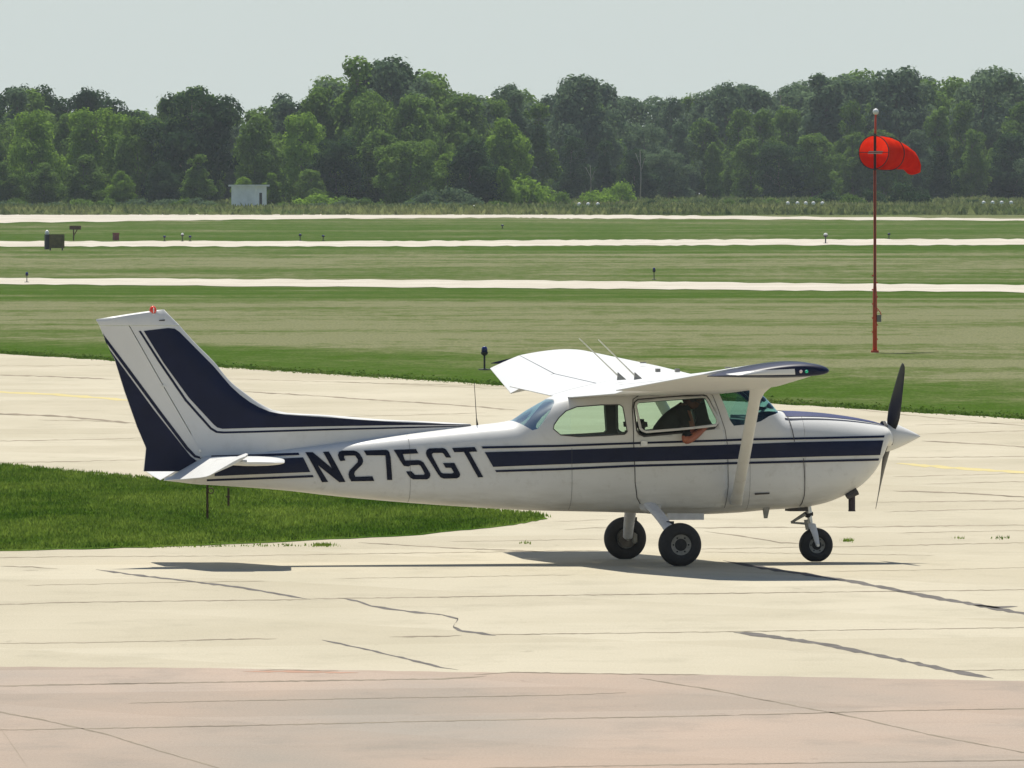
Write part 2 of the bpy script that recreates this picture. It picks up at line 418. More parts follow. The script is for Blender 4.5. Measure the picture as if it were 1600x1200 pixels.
for i, (nm, uv, w, mt, par) in enumerate([
    ('tar_line', [(150, 890), (215, 899), (370, 917), (445, 930), (485, 937)], 2.6, M_tar, AP),
    ('tar_line', [(528, 934), (558, 939), (580, 947), (640, 956), (695, 961)], 2.8, M_tar, AP),
    ('tar_line', [(690, 961), (716, 967), (712, 974)], 6, M_tar, AP),
    ('tar_line', [(712, 972), (708, 980), (722, 986), (775, 993)], 4, M_tar, AP),
    ('tar_line', [(503, 1000), (560, 1012), (620, 1026), (690, 1043), (716, 1047)], 2.4, M_tar, AP),
    ('tar_line', [(1146, 988), (1200, 994), (1290, 1007), (1400, 1030), (1480, 1047), (1552, 1060)], 5.0, M_tar, AP),
    ('tar_line', [(1130, 876), (1170, 884), (1250, 896), (1340, 910), (1450, 932), (1540, 948), (1640, 966)], 4.6, M_tar, AP),
    ('tar_line', [(1520, 946), (1560, 949), (1590, 948)], 4.0, M_tar, AP),
    ('crack', [(0, 885), (50, 886), (90, 889)], 1.8, M_joint, AP),
    ('crack', [(35, 891), (60, 891)], 1.6, M_joint, AP),
    ('slab_joint', [(-40, 946), (120, 941), (480, 937)], 1.4, M_joint, AP),
    ('slab_joint', [(480, 936), (900, 930), (1640, 921)], 1.3, M_joint, AP),
    ('slab_joint', [(-40, 1006), (150, 1004), (300, 1001)], 1.2, M_jfine, AP),
    ('slab_joint', [(280, 1001), (360, 999), (432, 998)], 2.0, M_joint, AP),
    ('slab_joint', [(608, 995), (700, 994), (722, 993)], 2.2, M_joint, AP),
    ('slab_joint', [(760, 992), (1150, 987), (1640, 980)], 1.2, M_joint, AP),
    ('slab_joint', [(1480, 1048), (1640, 1046)], 1.2, M_joint, AP),
    ('slab_joint', [(-40, 1073), (300, 1067), (700, 1061), (760, 1057)], 2.0, M_joint, OA),
    ('slab_joint', [(740, 1055), (800, 1051), (1000, 1054), (1100, 1055)], 1.8, M_joint, OA),
    ('slab_joint', [(200, 1099), (400, 1095), (860, 1087), (980, 1083)], 1.2, M_joint, OA),
    ('slab_joint', [(-40, 1142), (300, 1136), (700, 1127), (1150, 1118)], 1.6, M_joint, OA),
    ('slab_joint', [(1150, 1118), (1400, 1111), (1640, 1107)], 1.5, M_joint, OA),
    ('slab_joint', [(740, 1201), (1100, 1195), (1640, 1188)], 1.6, M_joint, OA),
    ('slab_joint', [(-30, 1108), (60, 1124), (160, 1146), (250, 1174), (350, 1203)], 2.0, M_joint, OA),
    ('slab_joint', [(-5, 1130), (45, 1202)], 1.2, M_jfine, OA),
    ('slab_joint', [(998, 1060), (1100, 1076), (1240, 1103), (1330, 1120), (1450, 1148), (1640, 1184)], 1.8, M_joint, OA),
    ('crack', [(405, 1048), (440, 1047), (530, 1049)], 1.6, M_joint, OA),
    ('red_mark', [(380, 1050), (450, 1050), (560, 1052)], 2.4, M_redl, OA),
    ('yellow_line', [(-40, 611), (80, 616), (210, 626)], 3.2, M_yellow, AP),
    ('yellow_line', [(1400, 724), (1500, 732), (1640, 741)], 3.6, M_yellow, AP),
    ('crack', [(-20, 586), (70, 588), (185, 593)], 1.8, M_joint, AP),
    ('crack', [(380, 612), (470, 617), (600, 626), (700, 632), (810, 641)], 2.0, M_joint, AP),
    ('crack', [(-20, 646), (90, 650), (215, 662)], 2.4, M_joint, AP),
    ('crack', [(60, 656), (160, 658), (200, 662)], 1.2, M_jfine, AP),
    ('crack', [(1440, 689), (1520, 693), (1640, 701)], 2.0, M_joint, AP),
    ('crack', [(1395, 767), (1490, 770), (1640, 779)], 2.0, M_joint, AP),
    ('crack', [(1340, 640), (1480, 655), (1640, 669)], 1.4, M_jfine, AP),
    ('crack', [(1100, 830), (1160, 838), (1220, 848), (1260, 850)], 1.8, M_joint, AP),
    ('crack', [(560, 848), (700, 856), (850, 862)], 1.6, M_joint, AP),
    ]): 
    crack(nm, uv, w, mt, dz=.0035 if par is OA else .0015, seed=i+1, parent=par)
rr = random.Random(5)
for i, (u0, v0, u1, v1, w) in enumerate([
    (-40, 690, 250, 684, 1.2), (-40, 724, 230, 718, 1.2), (-40, 572, 200, 570, .9), (300, 590, 800, 604, .9), (520, 596, 900, 612, .8), (480, 652, 760, 645, 1.0),
    (-40, 872, 330, 869, 1.2), (330, 869, 940, 860, 1.2), (1090, 858, 1640, 847, 1.2), (1090, 862, 1460, 868, 1.0), (1080, 825, 1640, 820, 1.8),
    (880, 828, 960, 824, 1.4), (1400, 833, 1640, 828, .9), (1380, 800, 1640, 794, 1.2), (1395, 745, 1640, 739, 1.1), (1400, 715, 1640, 713, 1.0), (1440, 757, 1640, 752, 1.0),
    (1400, 680, 1640, 672, 1.1), (1430, 664, 1640, 660, 1.0), (1290, 893, 1640, 886, .8), (520, 904, 900, 898, .8), (40, 915, 420, 908, .8), (700, 846, 950, 842, .8), (1360, 785, 1640, 783, 1.4), (860, 815, 950, 812, 1.0)]):
    crack('slab_joint', [(u0, v0), ((u0+u1)/2, (v0+v1)/2+rr.uniform(-1, 1)), (u1, v1)], w*.85, M_jfine, seed=50+i, parent=AP, jag=.3)

# --- grass blades (real geometry, joined)
def tufts(name, pts, hmin, hmax, wid, mat, nb=3, parent=None, seed=3):
    rs = np.random.RandomState(seed); n = len(pts); pts = np.asarray(pts, float)
    P = np.repeat(pts, nb, axis=0); k = len(P)
    P[:, 0] += rs.normal(0, wid*.8, k); P[:, 1] += rs.normal(0, wid*.8, k)
    ang = rs.uniform(0, 2*np.pi, k); h = rs.uniform(hmin, hmax, k); w = wid*rs.uniform(.3, .7, k)
    lean = rs.normal(0, .35, (k, 2))*h[:, None]
    dx = np.cos(ang)*w/2; dy = np.sin(ang)*w/2
    V = np.empty((k, 3, 3))
    V[:, 0] = P; V[:, 0, 0] -= dx; V[:, 0, 1] -= dy
    V[:, 1] = P; V[:, 1, 0] += dx; V[:, 1, 1] += dy
    V[:, 2] = P; V[:, 2, 0] += lean[:, 0]; V[:, 2, 1] += lean[:, 1]; V[:, 2, 2] += h
    me = bpy.data.meshes.new(name); me.vertices.add(k*3); me.vertices.foreach_set('co', V.ravel())
    me.loops.add(k*3); me.loops.foreach_set('vertex_index', np.arange(k*3, dtype=np.int32))
    me.polygons.add(k); me.polygons.foreach_set('loop_start', np.arange(0, k*3, 3, dtype=np.int32))
    me.update(calc_edges=True)
    o = obj_from(name, me, mat, parent); o['kind'] = 'stuff'
    return o
def in_poly(x, y, poly):
    c = False; j = len(poly)-1
    for i in range(len(poly)):
        xi, yi = poly[i]; xj, yj = poly[j]
        if (yi > y) != (yj > y) and x < (xj-xi)*(y-yi)/(yj-yi)+xi: c = not c
        j = i
    return c
rs = np.random.RandomState(4)
pts = []
while len(pts) < 64000:
    y = rs.uniform(135, 186); x = rs.uniform(-.075*y, .004*y)
    if in_poly(x, y, isl_poly): pts.append((x, y, .015))
o = tufts('island_grass_blades', pts, .02, .055, .04, M_islandb, nb=3)
tag(o, 'short bright green grass covering the pointed grass island left of the aeroplane', 'grass')
pts = []
for _ in range(0):
    y = rs.uniform(222, 560)**1.0; hw = .0445*y; x = rs.uniform(-hw, hw)
    if y > 262-4.63*x+1.0 and y < 575: pts.append((x, y, gz(y)-.03))
for _ in range(7000):   # ragged verge along the apron
    x = rs.uniform(-14, 10); y = 262-4.63*x+abs(rs.normal(0, 3.0))-.3
    pts.append((x, y, -.02))
o = tufts('field_grass_blades', pts, .015, .045, .16, M_fieldb, nb=2)
tag(o, 'mown green and dry grass of the airfield beyond the concrete', 'grass')
# weeds growing in the joint by the island
pts = []
for uc, n, sp_ in ((505, 60, 9), (460, 14, 12), (200, 14, 20), (320, 16, 25), (90, 10, 20), (260, 12, 20), (400, 10, 14), (1325, 22, 3.5), (1570, 10, 8), (1500, 6, 6), (820, 8, 4)):
    for _ in range(n):
        u = rs.normal(uc, sp_); v = (859-.010*u if uc < 900 else 847 if uc == 1325 else 843)+rs.normal(0, .8)
        p = G(u, v, .008); pts.append(p)
o = tufts('joint_weeds', pts, .012, .042, .03, M_islandb, nb=3)
tag(o, 'small green weeds sprouting from the concrete joint below the grass island', 'weeds')
# rough tall growth in front of the woods
pts = []
for _ in range(26000):
    y = rs.uniform(1120, 1700); hw = .041*y; x = rs.uniform(-hw, hw)
    pts.append((x, y, gz(y)-.05))
o = tufts('rough_grass', pts, .2, .8, 1.3, M_weedb, nb=2)
tag(o, 'tall pale weeds and rough grass between the runway and the woods', 'grass')

# ------------------------------------------------------------------ trees
def mat_leaf(name, dark, light, trans=.35):
    m = bpy.data.materials.new(name); m.use_nodes = True; nt = m.node_tree; nt.nodes.clear()
    out = N(nt, 'ShaderNodeOutputMaterial'); d = N(nt, 'ShaderNodeBsdfDiffuse'); t = N(nt, 'ShaderNodeBsdfTranslucent'); mx = N(nt, 'ShaderNodeMixShader')
    oi = N(nt, 'ShaderNodeObjectInfo'); geo = N(nt, 'ShaderNodeNewGeometry')
    a = noise(nt, 1.0, 4, .6, sc=(.6, .6, .6))
    f = math_(nt, 'MULTIPLY_ADD', oi.outputs['Random'], .55, math_(nt, 'MULTIPLY_ADD', a, 2.6, -1.12), clamp=True)
    f = math_(nt, 'ADD', f, math_(nt, 'MULTIPLY_ADD', geo.outputs['Random Per Island'], .5, -.25), clamp=True)
    c = ramp(nt, f, [(0, dark), (1, light)])
    nt.links.new(c, d.inputs[0]); nt.links.new(mixc(nt, .5, c, [min(1, x*1.7) for x in light]), t.inputs[0])
    mx.inputs[0].default_value = trans
    nt.links.new(d.outputs[0], mx.inputs[1]); nt.links.new(t.outputs[0], mx.inputs[2]); nt.links.new(mx.outputs[0], out.inputs[0])
    return m
L_bright = mat_leaf('bright_leaves', (.065, .130, .016), (.235, .365, .050))
L_mid = mat_leaf('mid_leaves', (.042, .090, .020), (.165, .260, .052))
L_dark = mat_leaf('dark_leaves', (.020, .046, .020), (.060, .110, .036), .28)
L_grey = mat_leaf('hazed_grey_green_leaves', (.052, .092, .050), (.140, .205, .100))  # paler and greyer: extra haze over the right woods painted into the leaf colour
M_bark = simple('bark', (.16, .13, .10), rough=.9, var=.3, scale=2)
M_bark_pale = simple('pale_bark', (.22, .22, .18), rough=.9, var=.25, scale=1.2)
def leaf_mesh(name, lobes, nleaf, smin, smax, seed):
    rs = np.random.RandomState(seed)
    vol = np.array([l[1][0]*l[1][2]+l[1][0]**2 for l in lobes]); pr = vol/vol.sum()
    idx = rs.choice(len(lobes), nleaf, p=pr)
    C = np.array([l[0] for l in lobes])[idx]; Rd = np.array([l[1] for l in lobes])[idx]
    d = rs.normal(0, 1, (nleaf, 3)); d /= np.linalg.norm(d, axis=1)[:, None]
    r = 1.0-np.abs(rs.normal(0, .13, nleaf)); r = np.clip(r, .1, 1)
    # sprays poking out
    out = rs.rand(nleaf) < .10; r[out] *= rs.uniform(1.05, 1.28, out.sum())
    P = C + d*Rd*r[:, None]
    P += rs.normal(0, .12, P.shape)
    P[:, 2] = np.maximum(P[:, 2], .1)
    s = rs.uniform(smin, smax, nleaf)
    dn = d.copy(); dn[:, 2] += .25; a = rs.normal(0, .42, (nleaf, 3)); a += dn*1.15; a /= np.linalg.norm(a, axis=1)[:, None]
    b = rs.normal(0, 1, (nleaf, 3)); b -= a*(a*b).sum(1)[:, None]; b /= np.linalg.norm(b, axis=1)[:, None]
    c = np.cross(a, b)
    V = np.empty((nleaf, 4, 3))
    V[:, 0] = P-b*s[:, None]*.5; V[:, 1] = P-c*s[:, None]*.36; V[:, 2] = P+b*s[:, None]*.5; V[:, 3] = P+c*s[:, None]*.36
    me = bpy.data.meshes.new(name); k = nleaf
    me.vertices.add(k*4); me.vertices.foreach_set('co', V.ravel())
    me.loops.add(k*4); me.loops.foreach_set('vertex_index', np.arange(k*4, dtype=np.int32))
    me.polygons.add(k); me.polygons.foreach_set('loop_start', np.arange(0, k*4, 4, dtype=np.int32))
    me.update(calc_edges=True)
    return me
def make_tree(kind, seed):
    """a 12 m tree; returns its Empty (> trunk, crown)"""
    rd = random.Random(seed); t = empty('tree')
    lobes = []
    if kind == 'round':
        n = 30
        for i in range(n):
            h = rd.uniform(.12, .93); w = math.sin(math.pi*min(1, (h-.02)/.98)**.75)*4.6+.4
            a = rd.uniform(0, 6.283); q = w*rd.uniform(.35, .85)
            rr_ = rd.uniform(1.0, 1.9)*(1.05-.35*h)
            lobes.append(((math.cos(a)*q, math.sin(a)*q, h*12), (rr_, rr_, rr_*rd.uniform(.75, 1.05))))
        lobes.append(((0, 0, 6.0), (3.2, 3.2, 4.6)))
    elif kind == 'spread':
        n = 34
        for i in range(n):
            h = rd.uniform(.08, .9); w = (5.2 if h > .45 else 3.6+3*h)*math.sqrt(max(.05, 1-max(0, (h-.55)/.45)**2))
            a = rd.uniform(0, 6.283); q = w*rd.uniform(.4, .95)
            rr_ = rd.uniform(.9, 1.7)
            lobes.append(((math.cos(a)*q, math.sin(a)*q, h*12), (rr_, rr_, rr_*rd.uniform(.6, .9))))
        lobes.append(((0, 0, 5.6), (3.6, 3.6, 4.3)))
    elif kind == 'tall':
        n = 30
        for i in range(n):
            h = rd.uniform(.06, .97); w = 2.3*math.sin(math.pi*(.12+.83*h))**.7*(1.12-.5*h)+.15
            a = rd.uniform(0, 6.283); q = w*rd.uniform(.2, .9)
            rr_ = rd.uniform(.6, 1.15)*(1.1-.45*h)
            lobes.append(((math.cos(a)*q, math.sin(a)*q, h*12), (rr_, rr_, rr_*rd.uniform(1.0, 1.5))))
        lobes.append(((0, 0, 5.4), (1.3, 1.3, 4.6)))
    elif kind == 'ragged':
        n = 24
        for i in range(n):
            h = rd.uniform(.25, .98); w = 3.9*math.sin(math.pi*(.15+.75*h))
            a = rd.uniform(0, 6.283); q = w*rd.uniform(.2, 1.0)
            rr_ = rd.uniform(.6, 1.3)
            lobes.append(((math.cos(a)*q, math.sin(a)*q, h*12), (rr_, rr_, rr_*rd.uniform(.8, 1.2))))
        lobes.append(((0, 0, 6.4), (2.0, 2.0, 3.8)))
        for k in range(6):
            a = rd.uniform(0, 6.283); lobes.append(((math.cos(a)*2, math.sin(a)*2, rd.uniform(1.0, 3.5)), (1.6, 1.6, 1.4)))
    nleaf = {'round': 14000, 'spread': 15000, 'tall': 9000, 'ragged': 10500}[kind]
    cm = leaf_mesh('crown', lobes, nleaf, .22, .52, seed)
    zz = np.empty(len(cm.vertices)*3); cm.vertices.foreach_get('co', zz); t['crown_top'] = float(np.percentile(zz[2::3], 99.7))
    obj_from('crown', cm, L_mid, t)
    bm = bmesh.new()
    tube(bm, [(0, 0, -.3), (.1, 0, 2), (-.1, .1, 5), (.1, 0, 8.5), (0, 0, 10.8)], [.26, .2, .15, .08, .02], 8)
    for l in lobes[:14]:
        p = Vector(l[0]); z0 = max(1.2, p.z-1.6-rd.random())
        tube(bm, [(0, 0, z0), (p.x*.5, p.y*.5, (z0+p.z)/2+.3), p], [.09, .06, .02], 5)
    build('trunk', bm, M_bark, t, smooth=True)
    return t
PROTO = {k: [make_tree(k, 10*i+j) for j in range(n)] for i, (k, n) in enumerate((('round', 3), ('spread', 3), ('tall', 2), ('ragged', 3)))}
used = set()
def plant(kind, j, u, vtop, d, leafmat, label, group=None, wscale=1.0, vbase=None, name='tree', cat='tree'):
    pr = PROTO[kind][j % len(PROTO[kind])]
    if (kind, j % len(PROTO[kind])) in used: t = copy_tree(pr)
    else: t = pr; used.add((kind, j % len(PROTO[kind])))
    z0 = gz(d)-.1
    ztop = H+(HV-vtop)*d/F
    s = (ztop-z0)/pr['crown_top']
    t.name = name
    t.location = ((u-800)/F*d, d, z0); t.scale = (s*wscale, s*wscale, s); t.rotation_euler = (0, 0, random.uniform(0, 6.28))
    for c in t.children:
        if c.name.startswith('crown'):
            c.material_slots[0].link = 'OBJECT'; c.material_slots[0].material = leafmat
    tag(t, label, cat, group)
    return t
TOPU = [-60,0,34,67,81,95,142,159,169,202,233,236,256,287,314,331,358,405,432,452,479,489,526,535,552,569,582,602,643,653,670,697,737,758,781,805,822,839,862,889,940,970,1053,1084,1123,1141,1206,1285,1337,1403,1447,1469,1499,1547,1600,1680]
TOPV = [140,149,134,138,155,142,139,148,160,168,178,155,143,138,136,148,168,175,151,148,165,134,124,114,87,90,102,95,99,114,121,137,151,158,141,132,148,161,134,124,119,149,153,147,136,127,136,120,122,109,118,133,114,109,125,130]
def topv(u): return interp(u, TOPU, TOPV)
# individual trees that can be told apart
NAMED = [
 ('spread', 0, 300, 140, 1292, L_dark, 'tall dark broad tree directly behind the white shed, left of it', 1.0),
 ('tall', 0, 556, 92, 1345, L_mid, 'tallest narrow spire-like tree rising above the woods left of centre', .95),
 ('round', 1, 612, 100, 1400, L_grey, 'tall hazy rounded tree just right of the tallest spire-like tree', .9),
 ('round', 2, 735, 219, 1285, L_dark, 'low dark round tree by itself at the forest edge right of the tallest spire', 1.15),
 ('spread', 1, 610, 212, 1300, L_mid, 'low broad green tree left of the dark round one at the forest edge', 1.1),
 ('round', 0, 50, 176, 1300, L_bright, 'bright green round tree at the far left edge of the woods', .9),
 ('spread', 2, 150, 172, 1310, L_bright, 'bright green broad tree between the far left edge and the tall dark tree', .95),
 ('round', 1, 215, 185, 1295, L_mid, 'mid green tree crowding the left side of the tall dark broad tree', .85),
 ('round', 2, 400, 182, 1310, L_mid, 'green tree standing behind the white shed, right of it', .9),
 ('round', 0, 470, 180, 1318, L_bright, 'light green round tree left of the tallest spire-like tree', .9),
 ('spread', 0, 525, 215, 1290, L_dark, 'low dark tree under the tallest spire-like tree', .95),
 ('ragged', 0, 505, 138, 1350, L_mid, 'ragged tree leaning up against the left side of the tallest spire', .9),
 ('round', 1, 655, 150, 1345, L_mid, 'green tree behind the low broad one, right of the tallest spire', .9),
 ('ragged', 1, 442, 149, 1480, L_grey, 'thin hazy tree poking above the skyline left of the tallest spire', .8),
 ('round', 0, 785, 262, 1285, L_bright, 'small light green tree beside the low dark round tree', .9),
 ('spread', 2, 40, 136, 1420, L_dark, 'dark hazy tree above the bright ones at the far left skyline', .75),
 ('ragged', 2, 140, 141, 1420, L_dark, 'dark loose tree on the skyline second from the far left', .75),
 ('round', 2, 905, 121, 1560, L_grey, 'large hazy dome-shaped tree on the skyline right of the gap', .95),
 ('ragged', 1, 800, 134, 1500, L_grey, 'hazy pointed tree on the skyline left of the dome-shaped tree', .85),
 ('round', 0, 1403, 110, 1600, L_grey, 'tall hazy tree on the skyline directly above the windsock', .95),
 ('tall', 1, 1290, 119, 1590, L_grey, 'hazy narrow tree on the skyline left of the windsock', 1.2),
 ('spread', 1, 1535, 110, 1600, L_grey, 'broad hazy tree on the skyline near the right edge', .95),
]
for k, j, u, vt, d, m, lab, ws in NAMED: plant(k, j, u, vt, d, m, lab, None, ws)
rd = random.Random(21)
LEAFWORD = {'bright_leaves': 'light green', 'mid_leaves': 'mid green', 'dark_leaves': 'dark green', 'hazed_grey_green_leaves': 'hazy grey green'}
def ordinal(n):
    a = 'first second third fourth fifth sixth seventh eighth ninth tenth eleventh twelfth thirteenth fourteenth fifteenth sixteenth seventeenth eighteenth nineteenth'.split()
    if n < 20: return a[n-1]
    t_ = {2: ('twentieth', 'twenty'), 3: ('thirtieth', 'thirty'), 4: ('fortieth', 'forty')}[n//10]
    return t_[0] if n % 10 == 0 else t_[1]+'-'+a[n % 10-1]
kinds = ['round', 'spread', 'ragged', 'round', 'spread', 'round', 'ragged', 'tall']
def row(u0, u1, step, d0, d1, lift, mats, label, group, jig=10, ws=(.75, 1.0), kk=kinds):
    u = u0; i = 0; out_ = []
    while u < u1:
        uu = u+rd.uniform(-jig, jig)
        vt = max(topv(uu-11), topv(uu), topv(uu+11))+lift+rd.uniform(-2, 7)
        mt = rd.choice(mats)
        out_.append((uu, mt, plant(kk[rd.randrange(len(kk))], rd.randrange(3), uu, vt, rd.uniform(d0, d1), mt, label, group, rd.uniform(*ws))))
        u += step*rd.uniform(.8, 1.2); i += 1
    out_.sort(key=lambda q: q[0])
    for i, (uu, mt, t) in enumerate(out_):
        t['label'] = '%s tree, %s from the left %s' % (LEAFWORD[mt.name], ordinal(i+1), label)
# left woods: skyline row, middle row, front row
row(-70, 850, 30, 1400, 1480, 0, [L_mid, L_grey, L_dark], 'in the back row of the left woods', 'trees at the back of the left woods', ws=(.8, 1.1))
row(-60, 800, 46, 1330, 1370, 40, [L_mid, L_bright, L_mid], 'in the middle of the left woods', 'trees in the middle of the left woods')
row(-70, 700, 58, 1275, 1300, 100, [L_mid, L_dark, L_bright], 'among the low trees footing the left woods', 'low trees along the foot of the left woods', ws=(1.1, 1.5))
# right woods
row(720, 1690, 27, 1640, 1720, -1, [L_grey, L_mid, L_grey], 'on the skyline of the right woods', 'trees on the skyline of the right woods', ws=(.8, 1.15))
row(740, 1700, 44, 1560, 1610, 38, [L_grey, L_mid], 'in the middle of the right woods', 'trees in the middle of the right woods')
row(800, 1700, 50, 1490, 1530, 85, [L_mid, L_grey, L_dark], 'along the front of the right woods', 'trees along the front of the right woods', ws=(.9, 1.2))
# the woods run on beyond both sides of the view
for sx, lab in ((-1, 'dense green wood running on past the left edge'), (1, 'dense green wood running on past the right edge')):
    rw = random.Random(40+sx); lobes = []
    for i in range(620):
        x_ = sx*rw.uniform(64, 300); y_ = rw.uniform(0, 60)*(1 if sx > 0 else 1); d_ = (1310 if sx < 0 else 1560)+y_
        h_ = rw.uniform(.02, 1)*12
        lobes.append(((x_, d_, gz(d_)+h_), (3.2, 3.2, 2.6)))
    wm = leaf_mesh('woods', lobes, 110000, .9, 1.5, 90+sx)
    tag(obj_from('woods', wm, L_mid), lab, 'woods', kind='stuff')
# bare pale trunks at the front of the right woods
for u, v0, v1, r_, lab in ((922, 255, 303, .06, 'thin pale bare trunk at the forest edge, left one of two'), (1000, 232, 306, .07, 'taller pale bare trunk at the forest edge, right one of two')):
    d = 1480; t = empty('bare_trunk', ((u-800)/F*d, d, gz(d)-.2)); hh = (H+(HV-v0)*d/F)-gz(d)
    bm = bmesh.new(); tube(bm, [(0, 0, 0), (.1, 0, hh*.5), (0, .05, hh)], [r_*1.2, r_, r_*.4], 7); tube(bm, [(.08, 0, hh*.6), (.5, 0, hh*.85)], [.05, .02], 5)
    tube(bm, [(.06, 0, hh*.7), (-.5, .1, hh*.95)], [.05, .02], 5)
    build('trunk', bm, M_bark_pale, t, smooth=True); tag(t, lab, 'tree')
# shrubs: a low rounded kind
def make_shrub(seed):
    rd2 = random.Random(seed); t = empty('shrub'); lobes = []
    for i in range(12):
        a = rd2.uniform(0, 6.28); q = rd2.uniform(.1, 1.5); rr_ = rd2.uniform(.4, .8)
        lobes.append(((math.cos(a)*q, math.sin(a)*q, rd2.uniform(.3, 1.7)*(1.2-q*.4)), (rr_, rr_, rr_*.8)))
    obj_from('foliage', leaf_mesh('foliage', lobes, 2200, .14, .34, seed), L_mid, t)
    bm = bmesh.new()
    for l in lobes[:5]: tube(bm, [(0, 0, -.1), (l[0][0]*.4, l[0][1]*.4, l[0][2]*.5), l[0]], [.05, .03, .01], 5)
    build('stem', bm, M_bark, t)
    return t
SHR = [make_shrub(s) for s in (301, 302, 303)]; used_s = set()
def shrub(j, u, d, wpx, hpx, m, label, group=None):
    if j in used_s: t = copy_tree(SHR[j])
    else: t = SHR[j]; used_s.add(j)
    k = d/F
    t.location = ((u-800)*k, d, gz(d)-.1); t.scale = (wpx*k/4.0, wpx*k/4.0, hpx*k/2.1); t.rotation_euler = (0, 0, random.uniform(0, 6))
    for c in t.children:
        if c.name.startswith('foliage'): c.material_slots[0].link = 'OBJECT'; c.material_slots[0].material = m
    return tag(t, label, 'shrub', group)
shrub(0, 1418, 1330, 75, 44, L_dark, 'large dark shrub standing behind the windsock pole, right of it')
shrub(1, 1362, 1340, 60, 30, L_dark, 'dark shrub directly behind the windsock pole')
shrub(2, 812, 1290, 95, 52, L_bright, 'light green shrub to the right of the low dark round tree')
shrub(0, 715, 1275, 75, 38, L_grey, 'grey green shrub in front of the low dark round tree')
shrub(1, 668, 1272, 60, 34, L_grey, 'grey green shrub left of the low dark round tree')
shrub(2, 500, 1270, 80, 26, L_bright, 'bright green low bushes right of the white shed')
shrub(1, 545, 1270, 60, 22, L_mid, 'small green bush right of the bright bushes by the shed')
shrub(0, 965, 1400, 60, 42, L_bright, 'bright shrub at the forest edge below the left pale trunk')
shrub(2, 930, 1330, 70, 28, L_bright, 'bright low shrub in the rough grass beneath the dome-shaped tree')
shrub(0, 868, 1300, 60, 30, L_mid, 'small green shrub at the right end of the left woods')
for i, (u, w, h) in enumerate(sorted(((1015, 26, 16), (1052, 34, 14), (1090, 26, 11), (1170, 40, 16), (1205, 36, 14), (1140, 24, 18), (1300, 60, 24), (1332, 44, 26), (1270, 36, 17), (1240, 26, 13), (1520, 40, 14), (1568, 26, 13), (1640, 40, 14)))):
    shrub(i % 3, u, 1300+(i*37) % 110, w, h, [L_dark, L_mid][i % 2], 'low dark shrub, %s of those before the right woods from the left' % ordinal(i+1), 'scattered low shrubs before the right woods')
rd = random.Random(3)
for i in range(34):
    u = -20+i*24+rd.uniform(-8, 8)
    if 345 < u < 432: continue
    shrub(i % 3, u, 1255+rd.uniform(0, 20), rd.uniform(30, 60), rd.uniform(10, 20), rd.choice([L_grey, L_mid, L_grey]), 'low scrubby bush, %s from the left at the foot of the left woods' % ordinal(i+1), 'scrub along the foot of the left woods')

# ------------------------------------------------------------------ white shed before the woods
M_shed = simple('weathered_white_siding', (.78, .78, .78), rough=.8, var=.12, scale=1.5)
M_shedroof = simple('shed_roof_sheet', (.70, .70, .68), rough=.6, var=.15, scale=2)
def shed():
    d = 1240.0; k = d/F; x0 = (357-800)*k; x1 = (421-800)*k; zb = gz(d)-.1; zt = H+(HV-290)*k
    t = empty('shed', ((x0+x1)/2, d, zb), R(-28)); h = zt-zb; w = 2.05; dp = 1.1
    bm = bmesh.new(); box(bm, -w*.6, w*.6, -dp, dp, 0, h-.08); build('wall', bm, M_shed, t)
    bm = bmesh.new(); box(bm, -w*.6-.2, w*.6+.2, -dp-.2, dp+.2, h-.08, h+.08); build('roof', bm, M_shedroof, t)
    bm = bmesh.new(); box(bm, w*.6-.01, w*.6+.03, -.25, .2, .15, h*.72); build('door', bm, M_dark, t)
    for i in range(9):
        bm = bmesh.new(); box(bm, -w*.6+.03, w*.6-.03, -dp-.025, -dp+.001, .1+i*(h-.25)/9, .1+(i+.86)*(h-.25)/9); build('siding_board', bm, M_shed, t)
    tag(t, 'small white flat-roofed shed with a dark doorway before the woods', 'shed')
shed()
def water_tower():
    d = 2300.; k = d/F
    t = empty('water_tower', ((770-800)*k, d, gz(d)))
    zt = H+(HV-151)*k-gz(d); bm = bmesh.new()
    lathe(bm, [(0, zt), (.9, zt-.1), (1.45, zt-.45), (1.5, zt-.8), (1.0, zt-1.3), (.4, zt-1.6)], Matrix(), 24)
    build('tank', bm, simple('tower_white', (.75, .75, .75), rough=.5), t, smooth=True)
    bm = bmesh.new(); tube(bm, [(0, 0, -.5), (0, 0, zt-1.3)], .3, 12); build('column', bm, M_shed, t)
    tag(t, 'white top of a far building peeping over the trees in the skyline gap', 'tower')
water_tower()

# ------------------------------------------------------------------ small things on the field
M_box = simple('olive_sign_housing', (.11, .085, .022), rough=.7, var=.5, scale=5)
M_blackp = simple('black_paint', (.02, .02, .024), rough=.6)
M_wht = simple('white_plastic', (.75, .75, .73), rough=.5)
M_bluel = simple('blue_lens', (.010, .018, .12), rough=.2)
M_redbox = simple('dull_red_box', (.13, .035, .03), rough=.7, var=.3, scale=5)
M_pink = simple('orange_marker_paint', (.55, .17, .10), rough=.6)
def at(u, vb):
    return G(u, vb)
